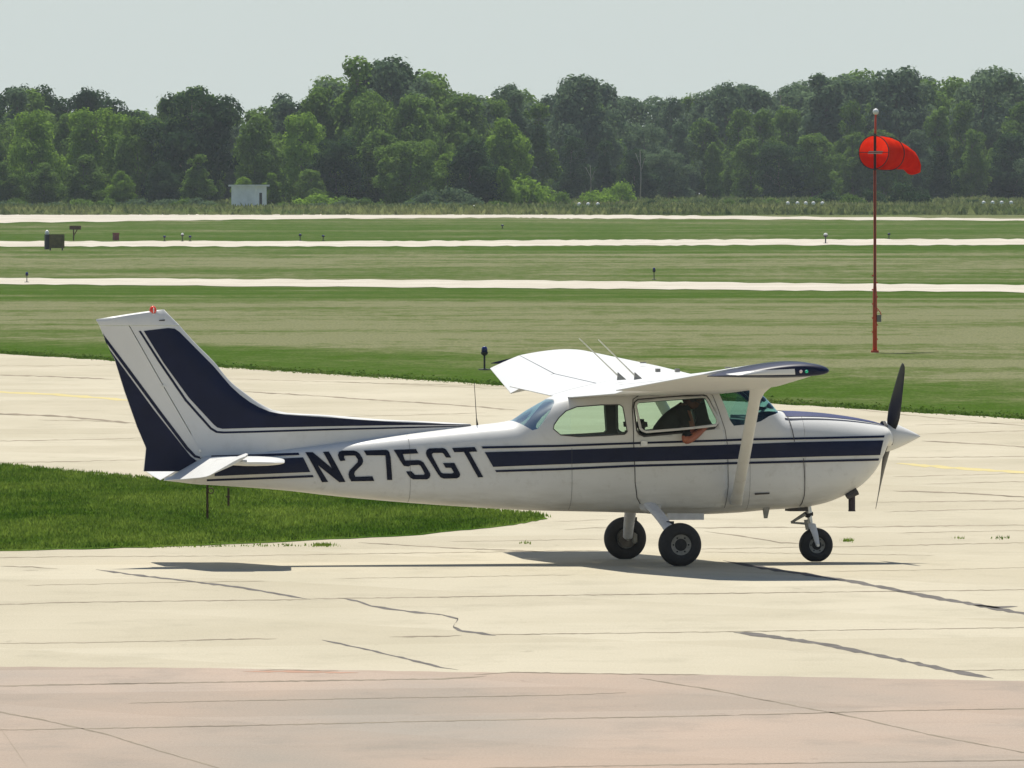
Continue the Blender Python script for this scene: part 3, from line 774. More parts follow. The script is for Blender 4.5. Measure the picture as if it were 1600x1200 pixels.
# sign housing
p = at(88, 391); k = p.y/F
t = empty('sign_box', p, R(14)); wd = 24*k; hh = 25*k
bm = bmesh.new(); box(bm, -wd/2, wd/2, -.18, .18, .12, hh); build('panel', bm, M_box, t)
bm = bmesh.new(); box(bm, -wd/2-.22, -wd/2-.002, -.16, .16, .05, hh-.02); build('end_panel', bm, M_blackp, t)
for sx in (-1, 1):
    bm = bmesh.new(); tube(bm, [(sx*wd*.4, 0, -.05), (sx*wd*.4, 0, .16)], .04, 8); build('leg', bm, M_blackp, t)
bm = bmesh.new(); lathe(bm, [(0, hh+.28), (.1, hh+.2), (.12, hh+.06), (.08, hh)], Matrix.Translation((-wd/2-.1, 0, -.03)), 12); build('lamp', bm, M_wht, t, smooth=True)
tag(t, 'dark olive taxiway sign box with a white lamp at its left end', 'sign')
# T-shaped lamp stand
p = at(115, 376); k = p.y/F
t = empty('lamp_stand', p); hh = 24*k
bm = bmesh.new(); tube(bm, [(0, 0, 0), (0, 0, hh*.75)], .04, 8); build('post', bm, M_rust, t)
bm = bmesh.new(); tube(bm, [(0, 0, hh*.3), (.22, 0, hh*.72)], .03, 6); build('brace', bm, M_rust, t)
bm = bmesh.new(); box(bm, -.25, .45, -.15, .15, hh*.72, hh*.97); build('head', bm, M_rust, t)
tag(t, 'brown T-shaped lamp stand behind the olive sign box', 'lamp')
p = at(181, 377); k = p.y/F
t = empty('equipment_box', p, R(20)); hh = 12*k
bm = bmesh.new(); box(bm, -4*k, 4*k, -.15, .15, .05, hh); build('cabinet', bm, M_redbox, t)
bm = bmesh.new(); box(bm, -4.6*k, 4.6*k, -.18, .18, hh, hh+.05); build('lid', bm, M_redbox, t)
tag(t, 'small dull red equipment box beside the far taxiway', 'box')
def edge_light(u, vb, hpx, head, label, group=None, fat=1.0):
    p = at(u, vb); k = p.y/F; hh = hpx*k
    t = empty('edge_light', p); r = .055*fat*max(1, k/.013*.55)
    bm = bmesh.new(); lathe(bm, [(.11*fat, 0), (.10*fat, .02), (.03, .03)], Matrix(), 12); build('base', bm, M_blackp, t)
    bm = bmesh.new(); tube(bm, [(0, 0, .02), (0, 0, hh*.62)], r*.3, 8); build('stem', bm, M_blackp, t)
    bm = bmesh.new(); lathe(bm, [(r*.4, hh*.60), (r*.95, hh*.66), (r*1.1, hh*.72), (r*1.1, hh*.76)], Matrix(), 16); build('collar', bm, M_blackp, t, smooth=True)
    bm = bmesh.new(); lathe(bm, [(r*.9, hh*.76), (r*.95, hh*.88), (r*.7, hh*.97), (0, hh)], Matrix(), 16); build('lens', bm, head, t, smooth=True)
    return tag(t, label, 'light', group)
edge_light(757, 578, 37, M_bluel, 'dark blue edge light on a stem in the grass behind the left wing', fat=1.25)
edge_light(42, 441, 16, M_bluel, 'blue edge light by the near taxiway at the left side')
edge_light(1022, 437, 19, M_bluel, 'blue edge light by the near taxiway above the cabin')
edge_light(257, 377, 9, M_bluel, 'blue edge light by the far taxiway, next to the red box')
edge_light(285, 377, 13, M_wht, 'white topped edge light by the far taxiway, left of centre')
edge_light(297, 377, 9, M_bluel, 'blue edge light just right of the left white topped one')
edge_light(469, 376, 11, M_bluel, 'blue edge light by the far taxiway, left one of the pair below the tallest tree')
edge_light(505, 376, 9, M_bluel, 'blue edge light by the far taxiway, right one of the pair below the tallest tree')
edge_light(1290, 380, 16, M_wht, 'white topped edge light by the far taxiway, left of the windsock pole', fat=1.4)
edge_light(1389, 373, 9, M_bluel, 'dark edge light by the far taxiway, just right of the windsock pole')
edge_light(785, 357, 6, M_bluel, 'tiny dark edge light in the strip of grass before the runway')
def marker(u, v, label, group=None):
    d = 1240.; k = d/F; z = H+(HV-v)*k
    t = empty('runway_light', ((u-800)*k, d, gz(d)))
    h = max(z-gz(d), .3)
    bm = bmesh.new(); tube(bm, [(0, 0, -.05), (0, 0, h-.1)], .04, 6); build('post', bm, M_wht, t)
    bm = bmesh.new(); lathe(bm, [(.08, h-.16), (.17, h-.12), (.17, h+.06), (.08, h+.14), (0, h+.16)], Matrix(), 10); build('lamp', bm, M_wht, t, smooth=True)
    tag(t, label, 'light', group)
marker(741, 328.5, 'single small white light at the runway edge under the dark round tree')
for i, u in enumerate((905, 919, 934)): marker(u, 319, ['left', 'middle', 'right'][i]+' one of three small white lights near the pale trunks', 'three white lights left of the windsock')
for i, u in enumerate((1231, 1246, 1259, 1271, 1285)): marker(u, 317.5, 'small white light, %s of the row left of the windsock pole' % ordinal(i+1), 'row of white lights left of the windsock')
for i, u in enumerate((1537, 1551, 1565, 1580)): marker(u, 316.5, 'small white light, %s of the row near the right edge' % ordinal(i+1), 'row of white lights near the right edge')
# two rusty stakes in the grass island
for u, vb, vt, ring, lab in ((324, 815, 757, True, 'taller rusty stake with a ring, in the grass below the tail'), (357, 796, 762, False, 'shorter rusty stake right of the ringed one, below the tail')):
    p = at(u, vb); k = p.y/F; t = empty('stake', p); hh = (vb-vt)*k
    bm = bmesh.new(); box(bm, -.013, .013, -.004, .004, -.05, hh); box(bm, -.013, -.009, .004, .025, -.05, hh); build('post', bm, M_rust, t)
    if ring:
        bm = bmesh.new(); tube(bm, [(.04+.03*math.cos(a), 0, hh-.07+.03*math.sin(a)) for a in np.linspace(0, 6.28, 17)], .006, 6, caps=False); build('ring', bm, M_rust, t)
    else:
        bm = bmesh.new(); box(bm, -.03, .02, -.012, .012, hh*.55, hh*.62); build('clip', bm, M_rust, t)
    tag(t, lab, 'stake')

# ------------------------------------------------------------------ windsock
def mat_sock():
    m = bpy.data.materials.new('orange_red_fabric'); m.use_nodes = True; nt = m.node_tree; nt.nodes.clear()
    out = N(nt, 'ShaderNodeOutputMaterial'); d = N(nt, 'ShaderNodeBsdfDiffuse'); t = N(nt, 'ShaderNodeBsdfTranslucent'); mx = N(nt, 'ShaderNodeMixShader')
    c = ramp(nt, noise(nt, 3, 4), [(.3, (.70, .026, .008)), (.7, (.84, .048, .014))])
    nt.links.new(c, d.inputs[0]); nt.links.new(c, t.inputs[0]); mx.inputs[0].default_value = .38
    nt.links.new(d.outputs[0], mx.inputs[1]); nt.links.new(t.outputs[0], mx.inputs[2]); nt.links.new(mx.outputs[0], out.inputs[0]); return m
def windsock():
    base = G(1367, 550); d = base.y; k = d/F
    def Z(v): return H+(HV-v)*k
    t = empty('windsock', base)
    bm = bmesh.new(); zt = Z(178)
    tube(bm, [(0, 0, -.05), (0, 0, Z(460)), (0, 0, Z(445)), (0, 0, Z(270)), (.01, 0, Z(205)), (.02, 0, zt)], [.052, .050, .036, .032, .028, .022], 12); build('pole', bm, M_redpole, t, smooth=True)
    bm = bmesh.new(); box(bm, -.09, .09, -.09, .09, -.03, .04); build('base_plate', bm, M_redpole, t)
    # climbing pegs and clamps give the lower pole a ragged outline
    for i in range(10):
        z = Z(530-i*11)
        bm = bmesh.new(); box(bm, -.075 if i % 2 else .03, -.03 if i % 2 else .07, -.015, .015, z-.015, z+.02); build('peg', bm, M_redpole, t)
    bm = bmesh.new(); box(bm, .05, .15, -.05, .05, Z(503), Z(492)); build('junction_box', bm, simple('grey_box', (.22, .2, .17), rough=.6), t)
    bm = bmesh.new(); tube(bm, [(.03, 0, Z(480)), (.12, 0, Z(487)), (.15, -.02, Z(492))], .012, 6); build('cable', bm, M_redpole, t)
    bm = bmesh.new(); tube(bm, [(0, -.03, Z(258)), (0.0, -.04, Z(300)), (.0, -.04, Z(480))], .012, 6); build('cable', bm, M_dark, t)
    bm = bmesh.new(); lathe(bm, [(.03, zt-.02), (.06, zt+.0), (.075, zt+.06), (.05, zt+.11), (0, zt+.13)], Matrix.Translation((.02, 0, 0)), 16); build('lamp', bm, M_wht, t, smooth=True)
    # basket frame: a horizontal-axis cage whose mouth faces left and towards the camera
    zc = Z(238); ax = Vector((.46, .88, -.04)).normalized(); ry = Vector((0, 0, 1)); rx = ax.cross(ry).normalized(); ry = rx.cross(ax).normalized()
    r0 = .395
    def ring(c, r, n=28, e=1.0, drop=0.0): return [c+rx*r*math.cos(a)+ry*r*e*math.sin(a) for a in np.linspace(0, 2*math.pi, n, endpoint=False)]
    c0 = Vector((-.03, -.12, zc))
    ms = simple('black_wire', (.02, .02, .02), rough=.5)
    for s in (0.0, .85):
        p_ = ring(c0+ax*s, r0-.004*s); bm = bmesh.new(); tube(bm, p_+p_[:1], .011, 6, caps=False); build('hoop', bm, ms, t)
    for a in (math.pi/2, -math.pi/2):
        q = rx*math.cos(a)*r0+ry*math.sin(a)*r0; bm = bmesh.new(); tube(bm, [c0+q, c0+ax*.85+q], .012, 6); build('strut', bm, ms, t)
    bm = bmesh.new(); tube(bm, [Vector((.0, -.02, zc-r0-.03)), Vector((.0, -.02, zc+r0+.05))], .03, 8); build('swivel_tube', bm, ms, t)
    for a in (0, math.pi):
        q = rx*math.cos(a)*r0; bm = bmesh.new(); tube(bm, [Vector((0, -.02, zc)), c0+q], .008, 6); build('spoke', bm, ms, t)
    bm = bmesh.new(); box(bm, -.17, .17, -.16, -.12, zc-.035, zc-.012); box(bm, -.15, .19, -.16, -.12, zc+.008, zc+.03); build('weathered_label', bm, simple('flaking_white', (.45, .4, .36), rough=.8), t)
    # fabric: stations along a bending axis, drooping tail
    st = [(0, 0, r0, 1), (.25, 0.0, r0*.99, 1), (.42, -.0, r0*.97, 1), (.62, -.01, r0*.91, .98), (.82, -.03, r0*.84, .96), (.98, -.06, r0*.78, .92), (1.12, -.10, r0*.70, .9), (1.22, -.17, r0*.62, .88), (1.30, -.26, r0*.54, .85), (1.345, -.36, r0*.44, .8)]
    bm = bmesh.new(); prev = None; rg = random.Random(2)
    for i, (s, dz, r, e) in enumerate(st):
        c = c0+ax*s*1.62+Vector((0, 0, dz)); pts_ = []
        nxt = st[min(i+1, len(st)-1)]; prv = st[max(i-1, 0)]
        dirv = (ax*(nxt[0]-prv[0])*1.62+Vector((0, 0, nxt[1]-prv[1]))).normalized()
        uy = (Vector((0, 0, 1))-dirv*dirv.z); uy = uy.normalized() if uy.length > .1 else ax*-1
        ux = dirv.cross(uy).normalized()
        for a in np.linspace(0, 2*math.pi, 36, endpoint=False):
            rr_ = r*(1+.035*math.sin(5*a+s*7)*min(1, max(0, s-.35)*3)+.02*math.sin(9*a-s*11)*min(1, max(0, s-.35)*3))
            pts_.append(bm.verts.new(c+ux*rr_*math.cos(a)+uy*rr_*e*math.sin(a)))
        if prev:
            for q in range(36): bm.faces.new((prev[q], prev[(q+1) % 36], pts_[(q+1) % 36], pts_[q]))
        prev = pts_
    build('fabric_sock', bm, mat_sock(), t, smooth=True)
    tag(t, 'orange red windsock drooping on a tall red pole in the grass', 'windsock')
windsock()

exec_plane = True
# ================================================================== the aeroplane
YAW = R(11.5); CY, SY = math.cos(YAW), math.sin(YAW)
OX, OY = 1.395, 135.0
def PL(u, v, Y):
    """aeroplane coordinates (x forward, z up) of the point at picture (u, v) lying Y metres left of the centreline"""
    a = (u-800)/F
    X = (a*(OY+Y*CY)-OX+Y*SY)/(CY-a*SY)
    wy = OY+X*SY+Y*CY
    return X, H-(v-HV)*wy/F
plane = empty('aeroplane', (OX, OY, 0), YAW)
tag(plane, 'white high-wing light aeroplane with navy stripes, registration N275GT, taxiing on the apron', 'aeroplane')

UW = [262, 316, 325, 440, 540, 640, 740, 797, 860, 950, 1050, 1150, 1212, 1260, 1320, 1350, 1368, 1378, 1386]
HWv = [.05, .085, .09, .165, .235, .305, .37, .41, .46, .51, .53, .53, .52, .50, .46, .43, .39, .35, .27]
def hw_u(u): return interp(u, UW, HWv)
XW = [PL(u, 700, 0)[0] for u in UW]
def hw(X): return smoothspline(XW, HWv, X)
def S(u, v, k=.98):
    """near (right-hand) side surface point"""
    X, Z = PL(u, v, -hw_u(u)*k)
    for _ in range(4): X, Z = PL(u, v, -hw(X)*k)
    return X, Z
top = [(316,717),(325,716),(440,703),(540,690),(640,677),(740,665),(797,657.5),(830,638.5),(862,621.5),(880,615.5),(905,611),(950,607),(1050,602),(1130,599),(1160,600.5),(1178,610),(1196,627),(1211,641.5),(1245,643),(1280,645.5),(1320,650.5),(1350,656),(1368,660.5),(1378,665),(1386,672)]
bot = [(316,757.5),(325,758),(440,766),(540,777),(640,786),(740,793),(850,798.5),(950,800.5),(1040,803.5),(1100,804),(1150,802),(1200,797.5),(1257,793.5),(1290,787.5),(1321,776),(1345,762.5),(1360,749),(1370,736),(1377,722),(1383,707),(1386,698)]
TX = [PL(u, v, 0) for u, v in top]; BX = [PL(u, v, -.25) for u, v in bot]
BX = [(x-0.0, z_) for x, z_ in BX]
tx, tz = [p[0] for p in TX], [p[1] for p in TX]; bx, bz = [p[0] for p in BX], [p[1] for p in BX]
X0, X1 = tx[0], tx[-1]
XCAB0 = PL(797, 657, 0)[0]; XCAB1 = PL(1211, 641, 0)[0]
def section(X, n=72, inset=0.0):
    zt = smoothspline(tx, tz, X); zb = smoothspline(bx, bz, min(max(X, bx[0]), bx[-1])); w = hw(X)
    cab = min(1, max(0, (X-XCAB0)/.35))*min(1, max(0, (XCAB1+.05-X)/.30))
    nose = min(1, max(0, (X-XCAB1)/.9))
    nt_ = 3.2+1.6*cab-.6*nose; nb = 3.6-.9*nose
    zc = zb+(zt-zb)*(.50-.04*cab)
    belt = 1.27
    out = []
    for k in range(n):
        a = 2*math.pi*k/n; c, s = math.cos(a), math.sin(a)
        e = nt_ if s >= 0 else nb
        y = w*math.copysign(abs(c)**(2/e), c)
        z = zc+((zt-zc) if s >= 0 else (zc-zb))*math.copysign(abs(s)**(2/e), s)
        if z > belt: y *= 1-.17*cab*(z-belt)/max(.05, 1.75-belt)
        out.append(Vector((X, y, z)))
    return out
def loft(Xs, n=72, cap=(True, True)):
    bm = bmesh.new(); rings = [[bm.verts.new(p) for p in section(X, n)] for X in Xs]
    for a, b in zip(rings, rings[1:]):
        for k in range(n): bm.faces.new((a[k], a[(k+1) % n], b[(k+1) % n], b[k]))
    if cap[0]: bm.faces.new(rings[0][::-1])
    if cap[1]: bm.faces.new(rings[-1])
    return bm
XC = PL(1256, 760, -.45)[0]
Xs_all = sorted(set(list(np.linspace(X0, XCAB0-.1, 46)) + list(np.linspace(XCAB0-.05, XCAB1+.1, 90)) + list(np.linspace(XCAB1+.13, X1-.12, 34)) + list(np.linspace(X1-.11, X1, 12))))
bm = loft(Xs_all); bmesh.ops.recalc_face_normals(bm, faces=bm.faces)
FUS_BVH = BVHTree.FromBMesh(bm)
surf_full = bpy.data.meshes.new('hull_reference'); bm.to_mesh(surf_full); bm.free()

# --- picture polygons of the windows
def c8(*p): return [(760+x*.15, 530+y*.15) for x, y in p]
def cw(*p): return [(980+x*.1, 600+y*.1) for x, y in p]
def c4(*p): return [(1100+x*.125, 560+y*.125) for x, y in p]
quarter_uv = c8((690,935),(700,890),(755,815),(835,745),(950,702),(1210,682),(1395,680),(1430,705),(1462,965),(1435,993),(1200,1008),(950,1018),(765,1000))
door_win_uv = cw((112,360),(130,290),(190,245),(650,208),(1195,168),(1265,190),(1300,250),(1408,560),(1400,630),(1350,695),(900,755),(250,818),(180,785),(142,730))
XZ_quarter = [S(u, v, .93) for u, v in quarter_uv]; XZ_door = [S(u, v, .93) for u, v in door_win_uv]
rear_uv = [(797, 656.5), (833, 672.5), (841, 670), (848, 661), (860, 643), (866, 630), (862.5, 619), (855, 610), (790, 640)]
XZ_rear = [PL(797, 656.8, 0), S(833, 672.5), S(841, 670, .95), S(849, 660, .92), S(861, 642, .85), PL(866, 630, -.3), PL(862.5, 621, -.1), ]
Xr_top = XZ_rear[-1]; XZ_rear += [(Xr_top[0]-.02, Xr_top[1]+.15), (XZ_rear[0][0]-.15, XZ_rear[0][1]+.12)]
XZ_wind = [S(1124, 610, .83), S(1126.5, 618, .85), S(1134, 637, .9), S(1141, 657, .95), S(1147, 665.3), S(1176, 662.5), S(1190, 658), S(1203, 650.5), PL(1210.5, 641.6, 0)]
q = XZ_wind[-1]; XZ_wind += [(q[0]+.12, q[1]+.05), (q[0]+.02, 1.86), (XZ_wind[0][0]+.22, 1.86), (XZ_wind[0][0]+.19, XZ_wind[0][1]+.065)]

def prism(poly, y0, y1):
    bm = bmesh.new(); a = [bm.verts.new((x, y0, z_)) for x, z_ in poly]; b = [bm.verts.new((x, y1, z_)) for x, z_ in poly]
    bm.faces.new(a); bm.faces.new(b[::-1]); n = len(poly)
    for i in range(n): bm.faces.new((a[i], b[i], b[(i+1) % n], a[(i+1) % n]))
    bmesh.ops.recalc_face_normals(bm, faces=bm.faces)
    return bm
def temp(name, bm):
    me = bpy.data.meshes.new(name); bm.to_mesh(me); bm.free(); o = bpy.data.objects.new(name, me); COL.objects.link(o); return o
cutters = [temp('cutter', prism(pz, -1.2, 1.2)) for pz in (XZ_quarter, XZ_door, XZ_rear, XZ_wind)]
fus_src = temp('fuselage_source', loft([x for x in Xs_all if x < XC]+[XC]))
for p in fus_src.data.polygons: p.use_smooth = True
fus_src.data.materials.append(M_white); fus_src.data.materials.append(M_int)
bm = bmesh.new(); bm.from_mesh(fus_src.data); bmesh.ops.recalc_face_normals(bm, faces=bm.faces); bm.to_mesh(fus_src.data); bm.free()
sol = fus_src.modifiers.new('solid', 'SOLIDIFY'); sol.thickness = .022; sol.offset = -1; sol.material_offset = 1; sol.material_offset_rim = 1
for c in cutters:
    b_ = fus_src.modifiers.new('cut', 'BOOLEAN'); b_.operation = 'DIFFERENCE'; b_.solver = 'EXACT'; b_.object = c
dg = bpy.context.evaluated_depsgraph_get(); dg.update()
me = bpy.data.meshes.new_from_object(fus_src.evaluated_get(dg)); me.name = 'fuselage'
for c in cutters+[fus_src]: bpy.data.objects.remove(c, do_unlink=True)
fus = bpy.data.objects.new('fuselage', me); COL.objects.link(fus); fus.parent = plane
for p in me.polygons: p.use_smooth = True
me.set_sharp_from_angle(angle=R(38))
print('fuselage mats', [m.name if m else None for m in me.materials], len(me.polygons))
# cowling
Xn = [XC+.003]+[x for x in Xs_all if x > XC+.01]
cowl = build('cowling', loft(Xn), M_white, plane, smooth=True, angle=50)
# tail end cone under the rudder
bm = bmesh.new(); st = []
for u, vt_, vb_, w in ((317, 740, 757.5, .085), (300, 740, 756, .07), (280, 741.5, 753.5, .05), (262, 745, 751.5, .025), (257, 747.5, 750.5, .01)):
    Xa, za = PL(u, vt_, -w*.5); _, zb_ = PL(u, vb_, -w*.5)
    st.append([bm.verts.new((Xa, w*math.copysign(abs(math.cos(a))**.7, math.cos(a)), (za+zb_)/2+(za-zb_)/2*math.copysign(abs(math.sin(a))**.7, math.sin(a)))) for a in np.linspace(0, 2*math.pi, 20, endpoint=False)])
for a, b in zip(st, st[1:]):
    for k in range(20): bm.faces.new((a[k], a[(k+1) % 20], b[(k+1) % 20], b[k]))
bm.faces.new(st[0]); bm.faces.new(st[-1])
build('tail_cone', bm, M_white, plane, smooth=True, angle=50)

# --- decals, glass and skins laid on the hull
def flat_mesh(outer, holes=(), gx=.10, gz_=.035):
    bm = bmesh.new(); edges = []
    for loop in (outer,)+tuple(holes):
        vs = [bm.verts.new((x, 0, z_)) for x, z_ in loop]
        for i in range(len(vs)): edges.append(bm.edges.new((vs[i], vs[(i+1) % len(vs)])))
    bmesh.ops.triangle_fill(bm, use_beauty=True, edges=edges)
    xs = [v.co.x for v in bm.verts]; zs = [v.co.z for v in bm.verts]
    for i in range(int(math.floor(min(xs)/gx)), int(math.ceil(max(xs)/gx))+1):
        bmesh.ops.bisect_plane(bm, geom=bm.verts[:]+bm.edges[:]+bm.faces[:], plane_co=(i*gx+.001, 0, 0), plane_no=(1, 0, 0))
    for i in range(int(math.floor(min(zs)/gz_)), int(math.ceil(max(zs)/gz_))+1):
        bmesh.ops.bisect_plane(bm, geom=bm.verts[:]+bm.edges[:]+bm.faces[:], plane_co=(0, 0, i*gz_+.001), plane_no=(0, 0, 1))
    return bm
def project(bm, bvh, side, off):
    for v in bm.verts:
        hit = bvh.ray_cast(Vector((v.co.x, side*9, v.co.z)), Vector((0, -side, 0)))
        if hit[0] is None:
            hit2 = bvh.find_nearest(Vector((v.co.x, side*.3, v.co.z))); y = hit2[0].y; nrm = hit2[1]
        else: y = hit[0].y; nrm = hit[1]
        v.co.y = y+side*off
    return bm
def decal(name, poly, mat, off=.004, bvh=None, holes=(), sides=(-1, 1), parent=None, label=None, mirror=False, gx=.10, gz_=.035):
    out = []
    for sd_ in sides:
        if mirror and sd_ == 1:
            cx = mirror; pl = [(2*cx-x, z_) for x, z_ in poly]; hl = [[(2*cx-x, z_) for x, z_ in h] for h in holes]
        else: pl, hl = poly, holes
        bm = project(flat_mesh(pl, hl, gx, gz_), bvh or FUS_BVH, sd_, off)
        o = build(name, bm, mat, parent or plane, smooth=True)
        # outward normals
        me_ = o.data; s = sum(p.normal.y*p.area for p in me_.polygons)
        if s*sd_ < 0: me_.flip_normals()
        if label: o['label'] = label
        out.append(o)
    return out
def Sp(pts): return [S(u, v) for u, v in pts]
def line_poly(pts, w):
    """picture polyline -> thin closed polygon (w px high/wide)"""
    L_, R_ = [], []
    for i, (u, v) in enumerate(pts):
        u0, v0 = pts[max(i-1, 0)]; u1, v1 = pts[min(i+1, len(pts)-1)]
        dx, dy = u1-u0, v1-v0; l = math.hypot(dx, dy); nx, ny = -dy/l*w/2, dx/l*w/2
        L_.append((u+nx, v+ny)); R_.append((u-nx, v-ny))
    return L_+R_[::-1]
# door skin (right side, hinged forward), with its window opening; the twin on the left side
door_uv = [(990, 640), (990.5, 690), (993, 755), (997, 776), (1006, 790), (1020, 794), (1100, 795), (1134, 793), (1136, 760), (1134, 690), (1131, 672), (1122, 640), (1114.5, 617), (1107, 612.5), (1060, 614.5), (1002, 619.5), (993, 626)]
XZ_doorp = [S(u, v, .93 if v < 660 else .98) for u, v in door_uv]
doors = decal('door', XZ_doorp, M_white, off=.006, holes=(XZ_door,))
for d_ in doors:
    m_ = d_.modifiers.new('thick', 'SOLIDIFY'); m_.thickness = .006; m_.offset = -1
loopd = door_uv+door_uv[:1]
decal('door_seam', [S(u, v, .95) for u, v in line_poly([(1107, 611), (1060, 613), (1003, 617.5), (992, 624), (989, 640), (989.3, 690), (991.8, 755), (996, 778), (1005, 791.5), (1020, 796)], 1.3)], M_seam, off=.003)
decal('door_seam', [S(u, v, .95) for u, v in line_poly([(1116.5, 617), (1123.5, 640), (1132.5, 672), (1135.5, 692), (1137.5, 760), (1135.5, 794)], .8)], M_seam, off=.003)
# window gaskets
def ring_pts(poly, s):
    cx = sum(p[0] for p in poly)/len(poly); cz = sum(p[1] for p in poly)/len(poly); out = []
    n = len(poly)
    for i in range(n):
        a, b, c = Vector(poly[i-1]), Vector(poly[i]), Vector(poly[(i+1) % n])
        t = (c-a).normalized(); nr = Vector((t.y, -t.x))
        if nr.dot(b-Vector((cx, cz))) < 0: nr = -nr
        out.append(tuple(b+nr*s))
    return out
for pz, w_ in ((XZ_quarter, .002), (XZ_door, .008)):
    decal('window_gasket', ring_pts(pz, w_), M_seam, off=.009, holes=(ring_pts(pz, -.008),))
for pz in (XZ_quarter,):
    decal('side_window', ring_pts(pz, .004), M_glass, off=-.012)
# swung-out door window: hinged at the top, the bottom edge a little outboard
def door_window(side, open_):
    zs = [p[1] for p in XZ_door]; zt_, zb_ = max(zs), min(zs)
    inner = ring_pts(XZ_door, -.028); outer = ring_pts(XZ_door, -.004)
    lift = .035 if open_ else 0
    def put(bm, off):
        project(bm, FUS_BVH, side, off)
        for v in bm.verts:
            k = (zt_-v.co.z)/(zt_-zb_)
            if open_: v.co.y += side*.12*k; v.co.z += lift*k**2
        return bm
    fr = build('window_frame', put(flat_mesh(outer, (inner,)), .004), M_white, plane, smooth=True)
    m_ = fr.modifiers.new('thick', 'SOLIDIFY'); m_.thickness = .014
    g_ = build('window_pane', put(flat_mesh(ring_pts(XZ_door, -.024)), .002), M_glass, fr, smooth=True)
    if open_: fr['label'] = 'door window frame swung open at the bottom'
door_window(-1, True); door_window(1, False)
# wrapped glass: part of the hull inside convex side-view outlines
def wrap_glass(name, poly, mat, shrink=.006):
    bm = bmesh.new(); bm.from_mesh(surf_full)
    # only faces near
    cx = sum(p[0] for p in poly)/len(poly); cz = sum(p[1] for p in poly)/len(poly); n = len(poly)
    for i in range(n):
        a, b = Vector(poly[i]), Vector(poly[(i+1) % n]); t = (b-a).normalized(); nr = Vector((t.y, -t.x))
        if nr.dot(Vector((cx, cz))-a) > 0: nr = -nr
        co = a+nr*.004
        bmesh.ops.bisect_plane(bm, geom=bm.verts[:]+bm.edges[:]+bm.faces[:], plane_co=(co.x, 0, co.y), plane_no=(nr.x, 0, nr.y), clear_outer=True)
    for v in bm.verts: v.co -= v.normal*shrink if v.normal.length > .5 else Vector()
    o = build(name, bm, mat, plane, smooth=True); return o
def hull2(pts):
    pts = sorted(pts)
    def half(ps):
        out = []
        for p in ps:
            while len(out) >= 2 and (out[-1][0]-out[-2][0])*(p[1]-out[-2][1])-(out[-1][1]-out[-2][1])*(p[0]-out[-2][0]) <= 0: out.pop()
            out.append(p)
        return out
    lo = half(pts); up = half(pts[::-1]); return lo[:-1]+up[:-1]
wrap_glass('rear_window', hull2(XZ_rear), M_rearw)
wrap_glass('windshield', hull2(XZ_wind), M_wind)

# --- stripes and lettering
STR = [
 ('pinstripe', [(752,697.5),(870,695),(990,690.8),(1140,686),(1172,684.8),(1290,682.6),(1382,680.3),(1381,683.6),(1290,686),(1172,688.2),(1140,689.4),(990,694),(870,698.4),(754,701)]),
 ('wide_stripe', [(757,706.5),(870,703.5),(990,699),(1140,694.6),(1240,691),(1290,689.8),(1380,688),(1377,700),(1375,711),(1290,713),(1170,716.5),(1140,717.5),(990,721.3),(870,725.5),(770,729.5)]),
 ('pinstripe', [(773,734.5),(870,731.5),(990,726),(1140,722),(1170,721.3),(1290,718.5),(1374,716.4),(1373,719.8),(1290,721.8),(1170,724.8),(1140,725.6),(990,729.6),(870,735),(775,737.8)]),
 ('pinstripe', [(330,711.6),(395,710),(467,707.3),(468,710.8),(395,713.3),(330,714.8)]),
 ('wide_stripe', [(335,722),(400,718.5),(437,716.5),(473.5,714.6),(484.5,737.5),(400,741),(335,744)]),
 ('pinstripe', [(323,749),(400,746),(488,742.3),(490,745.7),(400,749.4),(323,752)]),
]
xm = None
for nm, uv in STR: decal(nm, Sp(uv), M_navy, off=.010)
A = lambda *p: [(470+x*.1, 685+y*.1) for x, y in p]
B = lambda *p: [(620+x*.1, 685+y*.1) for x, y in p]
GL = [A((75,215),(190,215),(485,470),(350,210),(440,205),(695,680),(600,685),(265,420),(425,680),(330,685)),
 A((695,345),(615,355),(595,320),(580,260),(600,210),(650,190),(830,190),(875,203),(920,240),(965,320),(970,360),(955,405),(840,520),(830,560),(850,600),(1115,592),(1145,665),(785,672),(755,620),(742,570),(750,520),(780,480),(885,370),(890,330),(850,270),(820,268),(680,270),(675,300)),
 A((985,190),(1330,178),(1362,188),(1385,220),(1400,300),(1425,650),(1345,650),(1320,265),(1025,265)),
 B((-50,178),(300,165),(335,235),(90,245),(125,345),(330,340),(375,350),(415,378),(515,545),(520,580),(505,615),(470,640),(250,640),(205,612),(170,570),(140,515),(225,515),(280,570),(420,570),(430,545),(365,425),(340,415),(215,420),(180,440),(105,430),(60,365)),
 B((845,300),(765,298),(725,238),(705,225),(565,228),(545,245),(550,275),(685,530),(720,548),(865,548),(885,530),(845,460),(760,460),(715,385),(895,383),(975,535),(985,565),(975,600),(935,625),(730,628),(680,610),(640,560),(462,275),(452,225),(465,185),(505,155),(720,150),(755,162),(780,190)),
 B((862,150),(1215,135),(1255,205),(1125,210),(1345,605),(1265,610),(1045,212),(895,215))]
cxl = S(618, 720)[0]
for poly, ch in zip(GL, 'N275GT'):
    decal('registration_character', Sp(poly), M_letter, off=.010, gx=.06, sides=(-1,))
    decal('registration_character', Sp(poly), M_letter, off=.010, gx=.06, sides=(1,), mirror=cxl)
